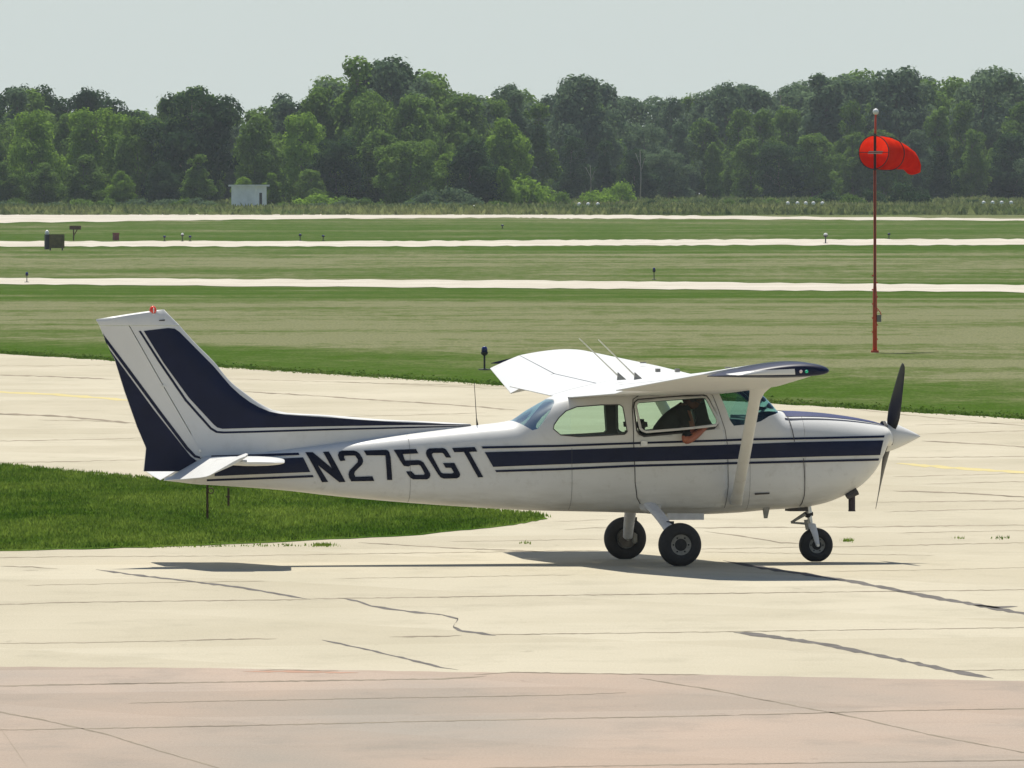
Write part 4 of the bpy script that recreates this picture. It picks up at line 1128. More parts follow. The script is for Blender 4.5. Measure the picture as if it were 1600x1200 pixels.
# panel seams on the hull
for ln, w in (([(1235.5, 650), (1238, 668), (1241, 690)], 1.2), ([(1255, 716), (1257, 750), (1258, 775), (1256, 792)], 1.2),
              ([(893, 700), (893, 730), (894, 797)], .5), ([(640, 680), (641, 785)], .4), ([(1171, 690), (1172, 798)], .4)):
    decal('panel_seam', Sp(line_poly(ln, w)), M_seam, off=.012, sides=(-1, 1))
decal('vent_slot', Sp([(1180, 770.5), (1203, 769.5), (1203, 772), (1180, 773.5)]), M_seam, off=.012)
# door handle
for sd_ in (-1, 1):
    Xh, Zh = S(1005.5, 693); Y = sd_*hw(Xh); bm = bmesh.new()
    box(bm, Xh-.033, Xh+.033, Y-.012+sd_*.012, Y+.012+sd_*.012, Zh-.022, Zh+.026); o = build('door_handle', bm, M_metal, doors[0 if sd_ == -1 else 1])
# cowl top: navy anti-glare panel with a white gap and a pinstripe each side
def top_decal(name, poly, mat, off=.005):
    bm = bmesh.new(); vs = [bm.verts.new((x, y, 5)) for x, y in poly]; f = bm.faces.new(vs); bmesh.ops.triangulate(bm, faces=[f])
    xs = [p[0] for p in poly]; ysx = [p[1] for p in poly]
    for g, no, lo, hi in ((.05, (1, 0, 0), min(xs), max(xs)), (.04, (0, 1, 0), min(ysx), max(ysx))):
        for i in range(int(lo/g)-1, int(hi/g)+2):
            bmesh.ops.bisect_plane(bm, geom=bm.verts[:]+bm.edges[:]+bm.faces[:], plane_co=(Vector(no)*(i*g+.001)), plane_no=no)
    for v in bm.verts:
        h_ = FUS_BVH.ray_cast(Vector((v.co.x, v.co.y, 5)), Vector((0, 0, -1)))
        v.co.z = (h_[0].z if h_[0] is not None else 1.2)+off
    return build(name, bm, mat, plane, smooth=True)
xa, xb = XCAB1+.03, X1-.03
top_decal('antiglare_panel', [(xa, -.36), (xb, -.19), (xb, .19), (xa, .36)], M_glare)
for s in (-1, 1): top_decal('pinstripe', [(xa-.02, s*.415), (xb, s*.235), (xb, s*.222), (xa-.02, s*.395)], M_navy)

# --- fin and rudder
def PF(u, v): return PL(u, v, -.03)
fin_le = [(257,484.5),(262,487),(270,495),(280,507),(305,535),(335,565),(360,595),(385,615),(410,632),(440,644),(520,649),(600,655.5),(680,659),(737,662.5)]
LE = [PF(*p) for p in fin_le]
hinge = [(207,519),(254,602),(312,702),(316,718)]; HG = [PF(*p) for p in hinge]
te = [(151,500),(155,506),(160,519),(180,562),(195,610),(215,667),(229,700),(225,737)]; TE = [PF(*p) for p in te]
le_z = [p[1] for p in LE][::-1]; le_x = [p[0] for p in LE][::-1]
hg_z = [p[1] for p in HG][::-1]; hg_x = [p[0] for p in HG][::-1]
te_z = [p[1] for p in TE][::-1]; te_x = [p[0] for p in TE][::-1]
def xl(z_): return smoothspline(le_z, le_x, z_)
def xh(z_):
    if z_ > hg_z[-1]: return hg_x[-1]+(z_-hg_z[-1])*(hg_x[-1]-hg_x[-2])/(hg_z[-1]-hg_z[-2])
    return interp(z_, hg_z, hg_x)
def xt(z_): return interp(z_, te_z, te_x)
zcap = PF(207, 509)[1]; z_top = LE[0][1]
def slab(name, zs, fa, fb, tf, n=22, mat=None):
    """slices between x=fa(z) (rear) and x=fb(z) (front); tf(s, c) half thickness at distance s from the front"""
    bm = bmesh.new(); rows = []
    for z_ in zs:
        a_, b_ = fa(z_), fb(z_); c_ = max(b_-a_, .002); ring = []
        ss = [c_*(1-math.cos(math.pi*i/n))/2 for i in range(n+1)]
        for s in ss: ring.append((b_-s, -tf(s, c_, z_), z_))
        for s in ss[::-1][1:-1]: ring.append((b_-s, tf(s, c_, z_), z_))
        ring.insert(n+1, (a_, tf(c_, c_, z_), z_)) if tf(c_, c_, z_) > 1e-4 else None
        rows.append([bm.verts.new(p) for p in ring])
    for a, b in zip(rows, rows[1:]):
        m_ = len(a)
        for k in range(m_): bm.faces.new((a[k], a[(k+1) % m_], b[(k+1) % m_], b[k]))
    bm.faces.new(rows[0][::-1]); bm.faces.new(rows[-1])
    return bm
def tfin(s, c, z_): return .048*min(1, math.sqrt(max(s, 0)/.22))*(1 if c > .3 else max(.3, c/.3))
zbase = PF(737, 663)[1]-.0
zlow = 1.02
def xl2(z_): return xl(z_) if z_ > le_z[0] else le_x[0]
zs = [zlow, zbase-.06, zbase-.005]+list(np.linspace(zbase+.002, zbase+.12, 14))+list(np.linspace(zbase+.15, zcap, 26))
# dorsal fillet: below its foot the slice front slides back into the tail cone
def fin_front(z_): return min(xl(max(z_, le_z[0])), le_x[0]) if z_ > zbase else le_x[0]-.0
bm = slab('fin', zs, lambda z_: xh(z_)+.006, fin_front, tfin)
fin_bm = bm.copy(); fin_bvh = BVHTree.FromBMesh(fin_bm); fin_bm.free()
fin = build('fin', bm, M_white, plane, smooth=True, angle=40)
def trud(s, c, z_): return .046*(1-s/c)+.006
zr = list(np.linspace(te_z[0]+.002, zcap, 40))
def rfront(z_): return xh(z_)-.004 if z_ > hg_z[0] else hg_x[0]-.004-(hg_z[0]-z_)*.25
bm = slab('rudder', zr, xt, rfront, trud)
rb = bm.copy(); rud_bvh = BVHTree.FromBMesh(rb); rb.free()
rudder = build('rudder', bm, M_white, plane, smooth=True, angle=40)
# fin cap: slanting top
cap_top = [(151,499.5),(200,491.5),(238,486),(257,484)]
CT = [PF(*p) for p in cap_top]; bm = bmesh.new(); rows = []
def captop(X): return interp(X, [p[0] for p in CT], [p[1] for p in CT])
xr_, xf_ = xt(zcap), xl(zcap)
for i in range(26):
    q = (1-math.cos(math.pi*i/25))/2; Xb = xr_+(xf_-xr_)*q
    xtp = CT[0][0]+(CT[-1][0]-CT[0][0])*q
    ztp = captop(xtp); hb = .05*min(1, math.sqrt(max(.0, (1-q)*1.1/.3)))*(min(1, .15+q*2.2))+.004
    rows.append([bm.verts.new(p) for p in ((Xb, -hb, zcap+.003), (xtp*.6+Xb*.4, -hb*.97, zcap+(ztp-zcap)*.6), (xtp, -hb*.6, ztp-.008), (xtp, 0, ztp+.004), (xtp, hb*.6, ztp-.008), (xtp*.6+Xb*.4, hb*.97, zcap+(ztp-zcap)*.6), (Xb, hb, zcap+.003))])
for a, b in zip(rows, rows[1:]):
    for k in range(6): bm.faces.new((a[k], a[k+1], b[k+1], b[k]))
    bm.faces.new((a[6], a[0], b[0], b[6]))
bm.faces.new(rows[0]); bm.faces.new(rows[-1][::-1])
build('fin_cap', bm, M_white, plane, smooth=True, angle=40)
Pf = lambda pts: [PF(u, v) for u, v in pts]
navy_fin = [(224,517),(262,512.5),(273,513.5),(281,519),(335,573.5),(360,603),(375,617),(390,628),(405,636.5),(421,643),(445,648),(520,652.8),(600,658.5),(640,660.5),(735,663.2),(735,664),(640,664),(560,665.2),(520,665.8),(395,668.6),(347,670),(339,668),(333,663),(295,622),(255,567)]
decal('fin_stripe', Pf(navy_fin), M_navy, off=.004, bvh=fin_bvh, gx=.03, gz_=.03)
decal('pinstripe', Pf([(216,517),(219.5,517),(250,564),(291,624),(330,668),(339,673.5),(350,674.2),(400,673),(520,669.5),(640,666.8),(737,664.7),(737,665.9),(640,669.2),(520,672.3),(400,676),(348,677.3),(337,676.3),(328,671),(288,626),(247,566)]), M_navy, off=.004, bvh=fin_bvh, gx=.05, gz_=.05)
navy_rud = [(171,545),(180,562),(195,610),(215,667),(229,700),(225.6,736.5),(281,736.5),(302,729),(313,720.5),(306,719.5),(297,712.5),(240,640)]
rn = decal('rudder_stripe', Pf(navy_rud), M_navy, off=.004, bvh=rud_bvh, gx=.12, gz_=.12)
decal('pinstripe', Pf([(161,520.5),(164,525),(200,573),(250,641),(293,698),(305,711),(313.5,714),(313.5,717),(303,714.5),(290,702),(247,645),(197,577),(167,536)]), M_navy, off=.004, bvh=rud_bvh, gx=.12, gz_=.12)
# hinge bolts, trim details
for u, v in ((254, 603), (312, 704), (314, 714)):
    Xh, Zh = PF(u, v); bm = bmesh.new(); tube(bm, [(Xh, -.062, Zh), (Xh, .062, Zh)], .014, 10); build('hinge_bolt', bm, M_metal, plane)
decal('cap_slot', Pf([(248, 500), (257, 499), (257, 501.5), (248, 501.5)]), M_seam, off=.006, bvh=fin_bvh)
# beacon
Xb, Zb = PL(239, 490, 0); M_beacon = simple('red_beacon_glass', (.75, .05, .015), rough=.15)
bm = bmesh.new(); lathe(bm, [(.035, 0), (.038, .03), (.030, .06), (.012, .075), (0, .078)], Matrix.Translation((Xb, 0, Zb)), 18); be = build('beacon', bm, M_beacon, plane, smooth=True)
bm = bmesh.new(); lathe(bm, [(.03, -.02), (.042, 0.0), (.036, .004)], Matrix.Translation((Xb, 0, Zb)), 18); build('beacon_base', bm, M_metal, be)
bm = bmesh.new(); lathe(bm, [(.006, .01), (.006, .055), (0, .06)], Matrix.Translation((Xb, -.039, Zb)), 8); build('beacon_filament', bm, M_wht, be)

# --- tailplane and elevators
HX, HZ = -4.56, 1.045
def airfoil(t, camber=0.0, n=16, x0=0.0, x1=1.0):
    """closed loop (x back from the LE, z) of the slice x0..x1 of an aerofoil, unit chord"""
    xs = [x0+(x1-x0)*(1-math.cos(math.pi*i/n))/2 for i in range(n+1)]
    def th(x): return 5*t*(.2969*math.sqrt(max(x, 0))-.126*x-.3516*x*x+.2843*x**3-.1015*x**4)
    def cm(x): return camber*(1-((x-.4)/.6)**2) if x > .4 else camber*(1-((.4-x)/.4)**2)
    up = [(x, cm(x)+th(x)+.001) for x in xs]; lo = [(x, cm(x)-th(x)-.001) for x in xs]
    return up+lo[::-1]
def wing_bm(stations, n=16, x0=0.0, x1=1.0, pivot=None, defl=0.0, camber=.033):
    """stations: (Y, LEx, LEz, TEx, TEz, t)"""
    bm = bmesh.new(); rows = []
    for (Y, lx, lz, tx_, tz_, t) in stations:
        c = math.hypot(lx-tx_, lz-tz_); ex = Vector((tx_-lx, 0, tz_-lz)).normalized(); ez = Vector((-ex.z, 0, ex.x)) * (-1)
        if ez.z < 0: ez = -ez
        ring = []
        for (xx, zz) in airfoil(t, camber, n, x0, x1):
            p = Vector((lx, Y, lz))+ex*xx*c+ez*zz*c
            if pivot is not None:
                pv = Vector((lx, Y, lz))+ex*pivot*c+ez*.01*c
                dv = p-pv; ca, sa = math.cos(defl), math.sin(defl)
                p = pv+Vector((dv.x*ca+dv.z*sa, 0, -dv.x*sa+dv.z*ca))
            ring.append(bm.verts.new(p))
        rows.append(ring)
    m_ = len(rows[0])
    for a, b in zip(rows, rows[1:]):
        for k in range(m_): bm.faces.new((a[k], a[(k+1) % m_], b[(k+1) % m_], b[k]))
    bm.faces.new(rows[0][::-1]); bm.faces.new(rows[-1])
    return bm
XR, XT = -3.72, -4.03
for s in (-1, 1):
    bm = bmesh.new(); rows = []
    for q, tz_ in ((0.03, .055), (.3, .05), (.6, .046), (.9, .042), (.975, .040), (.99, .030), (1.0, .012)):
        Y = s*1.66*q; lx = XR+(XT-XR)*q
        if q > .9: lx -= (q-.9)*.9
        ring = []
        for i in range(15):
            a = math.pi*(i/14.0)   # round leading edge to flat rear
            x = HX+.012+(lx-HX-.012)*math.sin(a)**.8 if True else 0
            ring.append((x, Y, HZ+tz_*(math.cos(a))*(1 if True else 0)*(.55+.45*math.sin(a)**.5)))
        rows.append([bm.verts.new(p) for p in ring])
    for a, b in zip(rows, rows[1:]):
        for k in range(15): bm.faces.new((a[k], a[(k+1) % 15], b[(k+1) % 15], b[k]))
    bm.faces.new(rows[0]); bm.faces.new(rows[-1][::-1])
    build('tailplane', bm, M_white, plane, smooth=True, angle=45)
    de = R(27); bm = bmesh.new(); rows = []
    for q, ch, hn in ((.055, .44, 0), (.5, .38, 0), (.90, .315, 0), (.91, .31, .19), (1.0, .285, .18), (1.025, .25, .14)):
        Y = s*1.72*q; pr = [(hn, 0)] if hn else []
        up = [(.0, .027), (-ch*.5, .016), (-ch, .003)]; lo = [(-ch, -.003), (-ch*.5, -.016), (0, -.027)]
        f_ = [(hn*.97, .012), (hn*.5, .026)] if hn else [(.018, .012), (.01, .022)]
        f2 = [(hn*.5, -.026), (hn*.97, -.012)] if hn else [(.01, -.022), (.018, -.012)]
        ring = f_+up+lo+f2
        k_ = .6 if q > 1.01 else 1
        rows.append([bm.verts.new((HX+x*math.cos(de)+z_*k_*math.sin(-de)*-1*0+ (z_*k_)*(-math.sin(de))*-0, Y, HZ+x*math.sin(de)+z_*k_*math.cos(de))) for x, z_ in ring])
    for a, b in zip(rows, rows[1:]):
        for k in range(10): bm.faces.new((a[k], a[(k+1) % 10], b[(k+1) % 10], b[k]))
    bm.faces.new(rows[0]); bm.faces.new(rows[-1][::-1])
    build('elevator', bm, M_white, plane, smooth=True, angle=30)

# --- wings
def wst(Y, t=None):
    y = abs(Y); s = 1
    lx = interp(y, [0, 2.6, 5.25], [.80, .78, .56]); tx_ = interp(y, [0, 2.6, 5.25], [-.92, -.92, -.60])
    lz = interp(y, [0, .5, 2.6, 5.25], [1.745, 1.755, 1.845, 1.985]); tz_ = interp(y, [0, .5, 2.6, 5.25], [1.655, 1.66, 1.725, 1.930])
    return (Y, lx, lz, tx_, tz_, interp(y, [0, 3, 5.25], [.112, .112, .118]))
for s in (-1, 1):
    Y0, Yf, Ya, Yt = .02 if s == 1 else .02, .56, 2.60, 5.18
    # main box: full chord inboard of the flap, front 72 % elsewhere
    st_ = [wst(s*y) for y in (0.0, .3, Yf-.01)]
    bm = wing_bm(st_, 22)
    cs = build('wing_centre_section', bm, M_white, plane, smooth=True, angle=40)
    ys_ = [Yf]+list(np.linspace(Yf+.2, Yt+.03, 18))
    bm = wing_bm([wst(s*y) for y in ys_], 22, 0, .72)
    wing = build('wing', bm, M_white, plane, smooth=True, angle=40)
    bm = wing_bm([wst(s*y) for y in np.linspace(Yf+.01, Ya-.012, 8)], 10, .728, 1.0)
    build('flap', bm, M_white, wing, smooth=True, angle=40)
    df = R(-9) if s == 1 else R(4)
    bm = wing_bm([wst(s*y) for y in np.linspace(Ya+.012, Yt, 9)], 10, .722, 1.0, pivot=.73, defl=df)
    build('aileron', bm, M_white, wing, smooth=True, angle=40)
    # tip fairing, navy above, drooped and rounded
    tips = []
    for q, sh in ((0, 1.0), (.35, 1.0), (.6, .99), (.8, .95), (.92, .85), (.98, .66), (1.0, .40)):
        Y, lx, lz, tx_, tz_, t = wst(s*(5.225))
        yy_ = 5.222+.24*q; cx_ = (lx+tx_)/2+.02
        hl = (lx-tx_)/2
        tips.append((s*yy_, cx_+hl*(1-(1-sh)*.35)-.0, lz+.012*q-.02*q*q, cx_-hl*(1-(1-sh)*.25)+.22*q, tz_+.012*q, .125*sh))
    bm = wing_bm(tips, 22, camber=.02)
    tip = build('wing_tip', bm, M_navy, wing, smooth=True, angle=50)
    # white side panel on the tip and its black joint line
    tb = bmesh.new(); tb.from_mesh(tip.data); tbv = BVHTree.FromBMesh(tb); tb.free()
    Yt_ = s*5.46
    def T_(u, v): return PL(u, v, -5.45)
    pan = [T_(1138,584.5),T_(1165,580.5),T_(1200,578),T_(1241,576.2),T_(1242,585.3),T_(1200,586),T_(1160,586.2),T_(1142,586)]
    if s == -1:
        decal('tip_panel', pan, M_white, off=.006, bvh=tbv, sides=(-1,), parent=wing, gx=.03, gz_=.012)
    else:
        decal('tip_panel', pan, M_white, off=.006, bvh=tbv, sides=(1,), parent=wing, gx=.03, gz_=.012)
    # position lights
    for (u, col, nm) in ((1260, (.02, .55, .30) if s == -1 else (.6, .02, .02), 'position_light'), (1251, (.75, .6, .58), 'strobe_light')):
        Xl, Zl = T_(u, 580.3)
        bm = bmesh.new(); lathe(bm, [(.019, 0), (.016, .014), (.008, .024), (0, .026)], Matrix.Translation((Xl, s*5.453, Zl)) @ Matrix.Rotation(R(90)*(1 if s == -1 else -1), 4, 'X'), 14)
        build(nm, bm, simple(nm+'_glass', col, rough=.1), wing, smooth=True)
    # strut: streamlined, with a flared top cuff
    bm = bmesh.new(); rows = []
    pa = Vector((.75, s*.47, .60)); pb = Vector((.495, s*2.62, 1.835))
    for q in (0, .04, .1, .3, .5, .7, .86, .92, .96, 1.0):
        p_ = pa.lerp(pb, q); ch = .128 if q < .05 else .118
        fl = max(0, (q-.86)/.14); ch += fl*fl*.17; th = .028+fl*.012; sh_ = fl*fl*.05
        ring = []
        for k in range(18):
            a = 2*math.pi*k/18; cx_ = math.cos(a)
            ring.append(bm.verts.new(p_+Vector((cx_*ch/2*(1.0)+sh_, -s*math.sin(a)*th*.5*(1+.3*cx_), math.sin(a)*th*.87*(1+.3*cx_)))))
        rows.append(ring)
    for a, b in zip(rows, rows[1:]):
        for k in range(18): bm.faces.new((a[k], a[(k+1) % 18], b[(k+1) % 18], b[k]))
    bm.faces.new(rows[0]); bm.faces.new(rows[-1][::-1])
    build('wing_strut', bm, M_white, plane, smooth=True, angle=50)
    bm = bmesh.new(); p_ = pa.lerp(pb, .78); tube(bm, [p_+Vector((.03, s*.02, 0)), p_+Vector((.03, s*.036, 0))], .016, 12); build('strut_fitting', bm, M_metal, plane)
    # fuel filler cap on top
    _, lx, lz, tx_, tz_, t = wst(s*2.0)
    bm = bmesh.new(); lathe(bm, [(0, .012), (.03, .012), (.036, 0)], Matrix.Translation((lx-.45, s*2.0, 1.965)), 16); build('fuel_cap', bm, M_gearg, wing)
# roof vents and aerials
for (ub, vb, ut, vt_) in ((972, 588.5, 905, 524), (998.5, 588.5, 935, 526)):
    Xa, Za = PL(ub, vb, 0); Xt_, Zt_ = PL(ut, vt_, 0)
    bm = bmesh.new(); d_ = Vector((Xt_-Xa, 0, Zt_-Za)); p0 = Vector((Xa, 0, Za-.03))
    tube(bm, [p0+d_*.08, p0+d_*.5, p0+d_], [.009, .006, .0045], 8); a_ = build('aerial', bm, simple('aerial_cream', (.62, .60, .50), rough=.5), plane)
    bm = bmesh.new(); rows = []
    for (x, w_, z_) in ((.075, .003, -.005), (.03, .018, .02), (-.02, .014, .06), (-.045, .008, .085)):
        pass
    bs = [(Xa+.045, 0, Za-.03), (Xa-.05, .014, Za-.035), (Xa-.05, -.014, Za-.035), (Xa-.045, .006, Za+.045), (Xa-.045, -.006, Za+.045), (Xa-.03, 0, Za+.035)]
    vs = [bm.verts.new(p) for p in bs]
    for f in ((0, 3, 1), (0, 2, 4), (0, 5, 3), (0, 4, 5), (3, 5, 4), (1, 3, 4, 2), (0, 1, 2)): bm.faces.new([vs[i] for i in f])
    build('aerial_base', bm, M_gearg, a_)
Xa, Za = PL(746, 664, 0); Xt_, Zt_ = PL(741, 598, 0)
bm = bmesh.new(); tube(bm, [(Xa, 0, Za-.01), (Xa-.01, 0, Za+.07), (Xt_, 0, Zt_)], [.012, .004, .0028], 8); build('whip_aerial', bm, M_dark, plane)
for (u, v, w_) in ((1028, 576.5, .03), (1075, 577.5, .03)):
    Xa, Za = PL(u, v, .9 if u < 1050 else .4); bm = bmesh.new(); box(bm, Xa-.022, Xa+.022, .88, .93, Za-.03, Za+.004); build('roof_vent', bm, M_gearg, plane)

# --- cabin furniture
def seat(xc, yc, w, reclined=.1, zf=.62):
    s_ = bpy.data.objects.new('seat', None)
    bm = bmesh.new(); box(bm, xc-.22, xc+.26, yc-w/2, yc+w/2, zf+.16, zf+.29)
    bmesh.ops.bevel(bm, geom=bm.edges[:], offset=.035, segments=3, affect='EDGES')
    st_ = build('seat_cushion', bm, M_seat, plane, smooth=True)
    bm = bmesh.new(); Mx = Matrix.Translation((xc-.24, yc, zf+.26)) @ Matrix.Rotation(-reclined, 4, 'Y')
    box(bm, -.055, .055, -w/2+.02, w/2-.02, 0, .44, Mx); box(bm, -.05, .05, -w/4, w/4, .45, .56, Mx)
    bmesh.ops.bevel(bm, geom=bm.edges[:], offset=.03, segments=3, affect='EDGES')
    build('seat_back', bm, M_seat, plane, smooth=True)
    bpy.data.objects.remove(s_)
seat(.12, .27, .42); seat(.12, -.27, .42)
bm = bmesh.new(); box(bm, -.90, -.45, -.34, .34, .62, .84); bmesh.ops.bevel(bm, geom=bm.edges[:], offset=.03, segments=2, affect='EDGES'); build('rear_bench', bm, M_seat, plane, smooth=True)
bm = bmesh.new(); box(bm, -1.0, -.88, -.38, .38, .75, 1.02); bmesh.ops.bevel(bm, geom=bm.edges[:], offset=.03, segments=2, affect='EDGES'); build('rear_backrest', bm, M_seat, plane, smooth=True)
bm = bmesh.new(); box(bm, .84, 1.10, -.42, .42, .95, 1.47); bmesh.ops.bevel(bm, geom=bm.edges[:], offset=.04, segments=3, affect='EDGES'); ip = build('instrument_panel', bm, M_panel, plane, smooth=True)
for yq in (-.27, .27):
    bm = bmesh.new(); tube(bm, [(.92, yq, 1.13), (.74, yq, 1.13)], .014, 8); tube(bm, [(.74, yq-.15, 1.19), (.735, yq-.12, 1.12), (.735, yq+.12, 1.12), (.74, yq+.15, 1.19)], .014, 8); build('control_yoke', bm, M_panel, ip)

# --- undercarriage
def wheel(name, c, r, wdt, side, parent):
    Mx = Matrix.Translation(c) @ Matrix.Rotation(R(90), 4, 'X')
    bm = bmesh.new(); prof = []
    ri = r*.48
    for a in np.linspace(-100, 100, 22):
        aa = R(a); prof.append((ri+(r-ri)*max(0, math.cos(aa))**.55 if abs(a) < 90 else ri, wdt/2*math.sin(aa)))
    prof = [(ri*.98, -wdt*.36)]+prof[1:-1]+[(ri*.98, wdt*.36)]
    lathe(bm, prof, Mx, 48, close=False)
    for v in bm.verts:
        if v.co.z < .008+(c[2]-r): v.co.z = c[2]-r+.006
    w_ = build(name, bm, M_dark, parent, smooth=True)
    bm = bmesh.new(); lathe(bm, [(ri*.55, -wdt*.30), (ri*.85, -wdt*.38), (ri*1.0, -wdt*.40), (ri*1.0, wdt*.40), (ri*.85, wdt*.38), (ri*.55, wdt*.30), ], Mx, 40)
    build('rim', bm, M_gearg, w_, smooth=True, angle=30)
    for s2 in (-1, 1):
        bm = bmesh.new(); lathe(bm, [(ri*.60, s2*wdt*.305), (ri*.45, s2*wdt*.33), (ri*.2, s2*wdt*.42), (0, s2*wdt*.43)], Mx, 20, close=False)
        build('hub', bm, M_dark, w_, smooth=True)
    for i in range(6):
        a = i*math.pi/3; bm = bmesh.new(); q_ = Vector((math.cos(a)*ri*.74, 0, math.sin(a)*ri*.74))+Vector(c)
        tube(bm, [q_+Vector((0, -wdt*.385, 0)), q_+Vector((0, wdt*.385, 0))], ri*.085, 8); build('wheel_bolt', bm, M_dark, w_)
    return w_
Rm = .216
for s in (-1, 1):
    wheel('wheel', (0, s*1.30, Rm), Rm, .155, s, plane)
    bm = bmesh.new(); rows = []
    for q in np.linspace(0, 1, 9):
        p_ = Vector((-.12, s*.40, .60)).lerp(Vector((0.0, s*1.17, .235)), q)+Vector((0, 0, .03*math.sin(math.pi*q)))
        ch = .135-.035*q; th = .030
        rows.append([bm.verts.new(p_+Vector((math.cos(a)*ch/2, -s*math.sin(a)*th*.5*-1, math.sin(a)*th))) for a in np.linspace(0, 2*math.pi, 16, endpoint=False)])
    for a, b in zip(rows, rows[1:]):
        for k in range(16): bm.faces.new((a[k], a[(k+1) % 16], b[(k+1) % 16], b[k]))
    bm.faces.new(rows[0]); bm.faces.new(rows[-1][::-1])
    lg = build('gear_leg', bm, M_gearw, plane, smooth=True, angle=50)
    bm = bmesh.new(); p_ = Vector((-.12, s*.40, .60)).lerp(Vector((0, s*1.17, .235)), .62)+Vector((.045, 0, .03)); box(bm, p_.x-.045, p_.x+.03, p_.y-.02, p_.y+.02, p_.z-.012, p_.z+.034); build('step', bm, M_dark, lg)
    bm = bmesh.new(); tube(bm, [(0, s*1.14, Rm), (0, s*1.30, Rm)], .022, 12); build('axle', bm, M_gearg, lg)
    bm = bmesh.new(); lathe(bm, [(.03, -.012), (.088, -.01), (.088, .01), (.03, .012)], Matrix.Translation((0, s*1.195, Rm)) @ Matrix.Rotation(R(90), 4, 'X'), 28); build('brake_disc', bm, M_brake, lg)
    bm = bmesh.new(); box(bm, .045, .10, s*1.195-.03, s*1.195+.03, Rm-.05, Rm+.055); bmesh.ops.bevel(bm, geom=bm.edges[:], offset=.012, segments=2, affect='EDGES'); build('brake_caliper', bm, M_gearg, lg)
    # cuff where the leg leaves the fuselage
    bm = bmesh.new(); lathe(bm, [(.115, .02), (.10, -.02), (.075, -.05)], Matrix.Translation((-.115, s*.43, .565)) @ Matrix.Rotation(s*R(-50), 4, 'X') @ Matrix.Diagonal((1, .55, 1, 1)), 20); build('leg_fairing', bm, M_white, plane, smooth=True)
# nose gear
Rn = .172; NX = 1.67
wheel('nose_wheel', (NX, 0, Rn), Rn, .135, 0, plane)
Xs_, Zs_ = PL(1264, 806, 0)
topn = Vector((Xs_-.02, 0, .62)); midn = Vector(PL(1267, 822, 0)).to_3d(); midn = Vector((midn.x, 0, midn.y))
ng = build('nose_oleo', (lambda b: (tube(b, [topn, topn.lerp(midn, .5)], .032, 14), tube(b, [topn.lerp(midn, .5), midn], .024, 14), b)[-1])(bmesh.new()), M_metal, plane, smooth=True, angle=50)
for s in (-1, 1):
    bm = bmesh.new(); rows = []
    for q in np.linspace(0, 1, 7):
        p_ = Vector((midn.x, s*.03, midn.z+.02)).lerp(Vector((NX, s*.088, Rn)), q); p_.y = s*(.03+.058*min(1, q*2.2)); ch = .085-.045*q
        rows.append([bm.verts.new(p_+Vector((math.cos(a)*ch/2, s*math.sin(a)*.010, math.sin(a)*.01))) for a in np.linspace(0, 2*math.pi, 12, endpoint=False)])
    for a, b in zip(rows, rows[1:]):
        for k in range(12): bm.faces.new((a[k], a[(k+1) % 12], b[(k+1) % 12], b[k]))
    bm.faces.new(rows[0]); bm.faces.new(rows[-1][::-1]); build('fork', bm, M_gearw, ng, smooth=True, angle=50)
def P3(u, v, Y):
    x, z_ = PL(u, v, Y); return Vector((x, Y, z_))
bm = bmesh.new(); tube(bm, [P3(1258, 803, -.05), P3(1236, 816.5, -.04)], [.020, .012], 8); build('torque_link', bm, M_gearg, ng)
bm = bmesh.new(); tube(bm, [P3(1236, 816.5, -.04), P3(1262, 818.5, -.04)], [.010, .012], 8); build('torque_link', bm, M_gearg, ng)
bm = bmesh.new(); tube(bm, [P3(1262, 803.5, -.02), P3(1262.5, 803.5, .02)], .036, 12); tube(bm, [P3(1256, 803, 0), P3(1270, 803, 0)], .02, 10); build('oleo_collar', bm, M_dark, ng)
bm = bmesh.new(); tube(bm, [P3(1259, 812, -.035), P3(1261, 828, -.04)], [.02, .014], 8); build('shimmy_damper', bm, M_gearg, ng)
bm = bmesh.new(); tube(bm, [(NX, -.105, Rn), (NX, .105, Rn)], .016, 10); build('axle', bm, M_metal, ng)
# dark well behind the nose leg, belly items
bm = bmesh.new(); a_ = P3(1234, 795.5, -.1); b_ = P3(1262, 795.5, -.1)
box(bm, a_.x, b_.x, -.12, .12, a_.z-.022, a_.z+.02); build('nose_gear_well', bm, M_seam, plane)
bm = bmesh.new(); a_ = P3(1041, 803, -.2); b_ = P3(1098, 812, -.2); box(bm, a_.x, b_.x, -.26, -.12, b_.z, a_.z+.08); build('belly_fairing', bm, M_gearw, plane)
bm = bmesh.new(); a_ = P3(1192, 797, -.3); b_ = P3(1202, 797, -.3)
vs = [bm.verts.new(p) for p in ((a_.x, -.33, a_.z+.03), (b_.x, -.33, a_.z+.03), (b_.x, -.27, a_.z+.03), (a_.x, -.27, a_.z+.03), (a_.x+.012, -.31, a_.z-.082), (b_.x-.02, -.31, a_.z-.082), (b_.x-.02, -.29, a_.z-.082), (a_.x+.012, -.29, a_.z-.082))]
for f in ((0,3,2,1),(4,5,6,7),(0,1,5,4),(1,2,6,5),(2,3,7,6),(3,0,4,7)): bm.faces.new([vs[i] for i in f])
build('drain_mast', bm, M_gearg, plane)
p0 = P3(1331, 762, -.2); p1 = P3(1331, 799, -.2)
bm = bmesh.new(); lathe(bm, [(.034, 0), (.034, p0.z-p1.z), ], Matrix.Translation(p1), 20, close=True); lathe(bm, [(.036, .0), (.036, .012)], Matrix.Translation(p1), 20); build('exhaust_pipe', bm, M_soot, plane, smooth=True, angle=40)
bm = bmesh.new(); tube(bm, [P3(1323, 776, -.25), P3(1338, 767, -.25)], [.03, .045], 12, sx=1.6); build('exhaust_opening', bm, M_seam, plane)
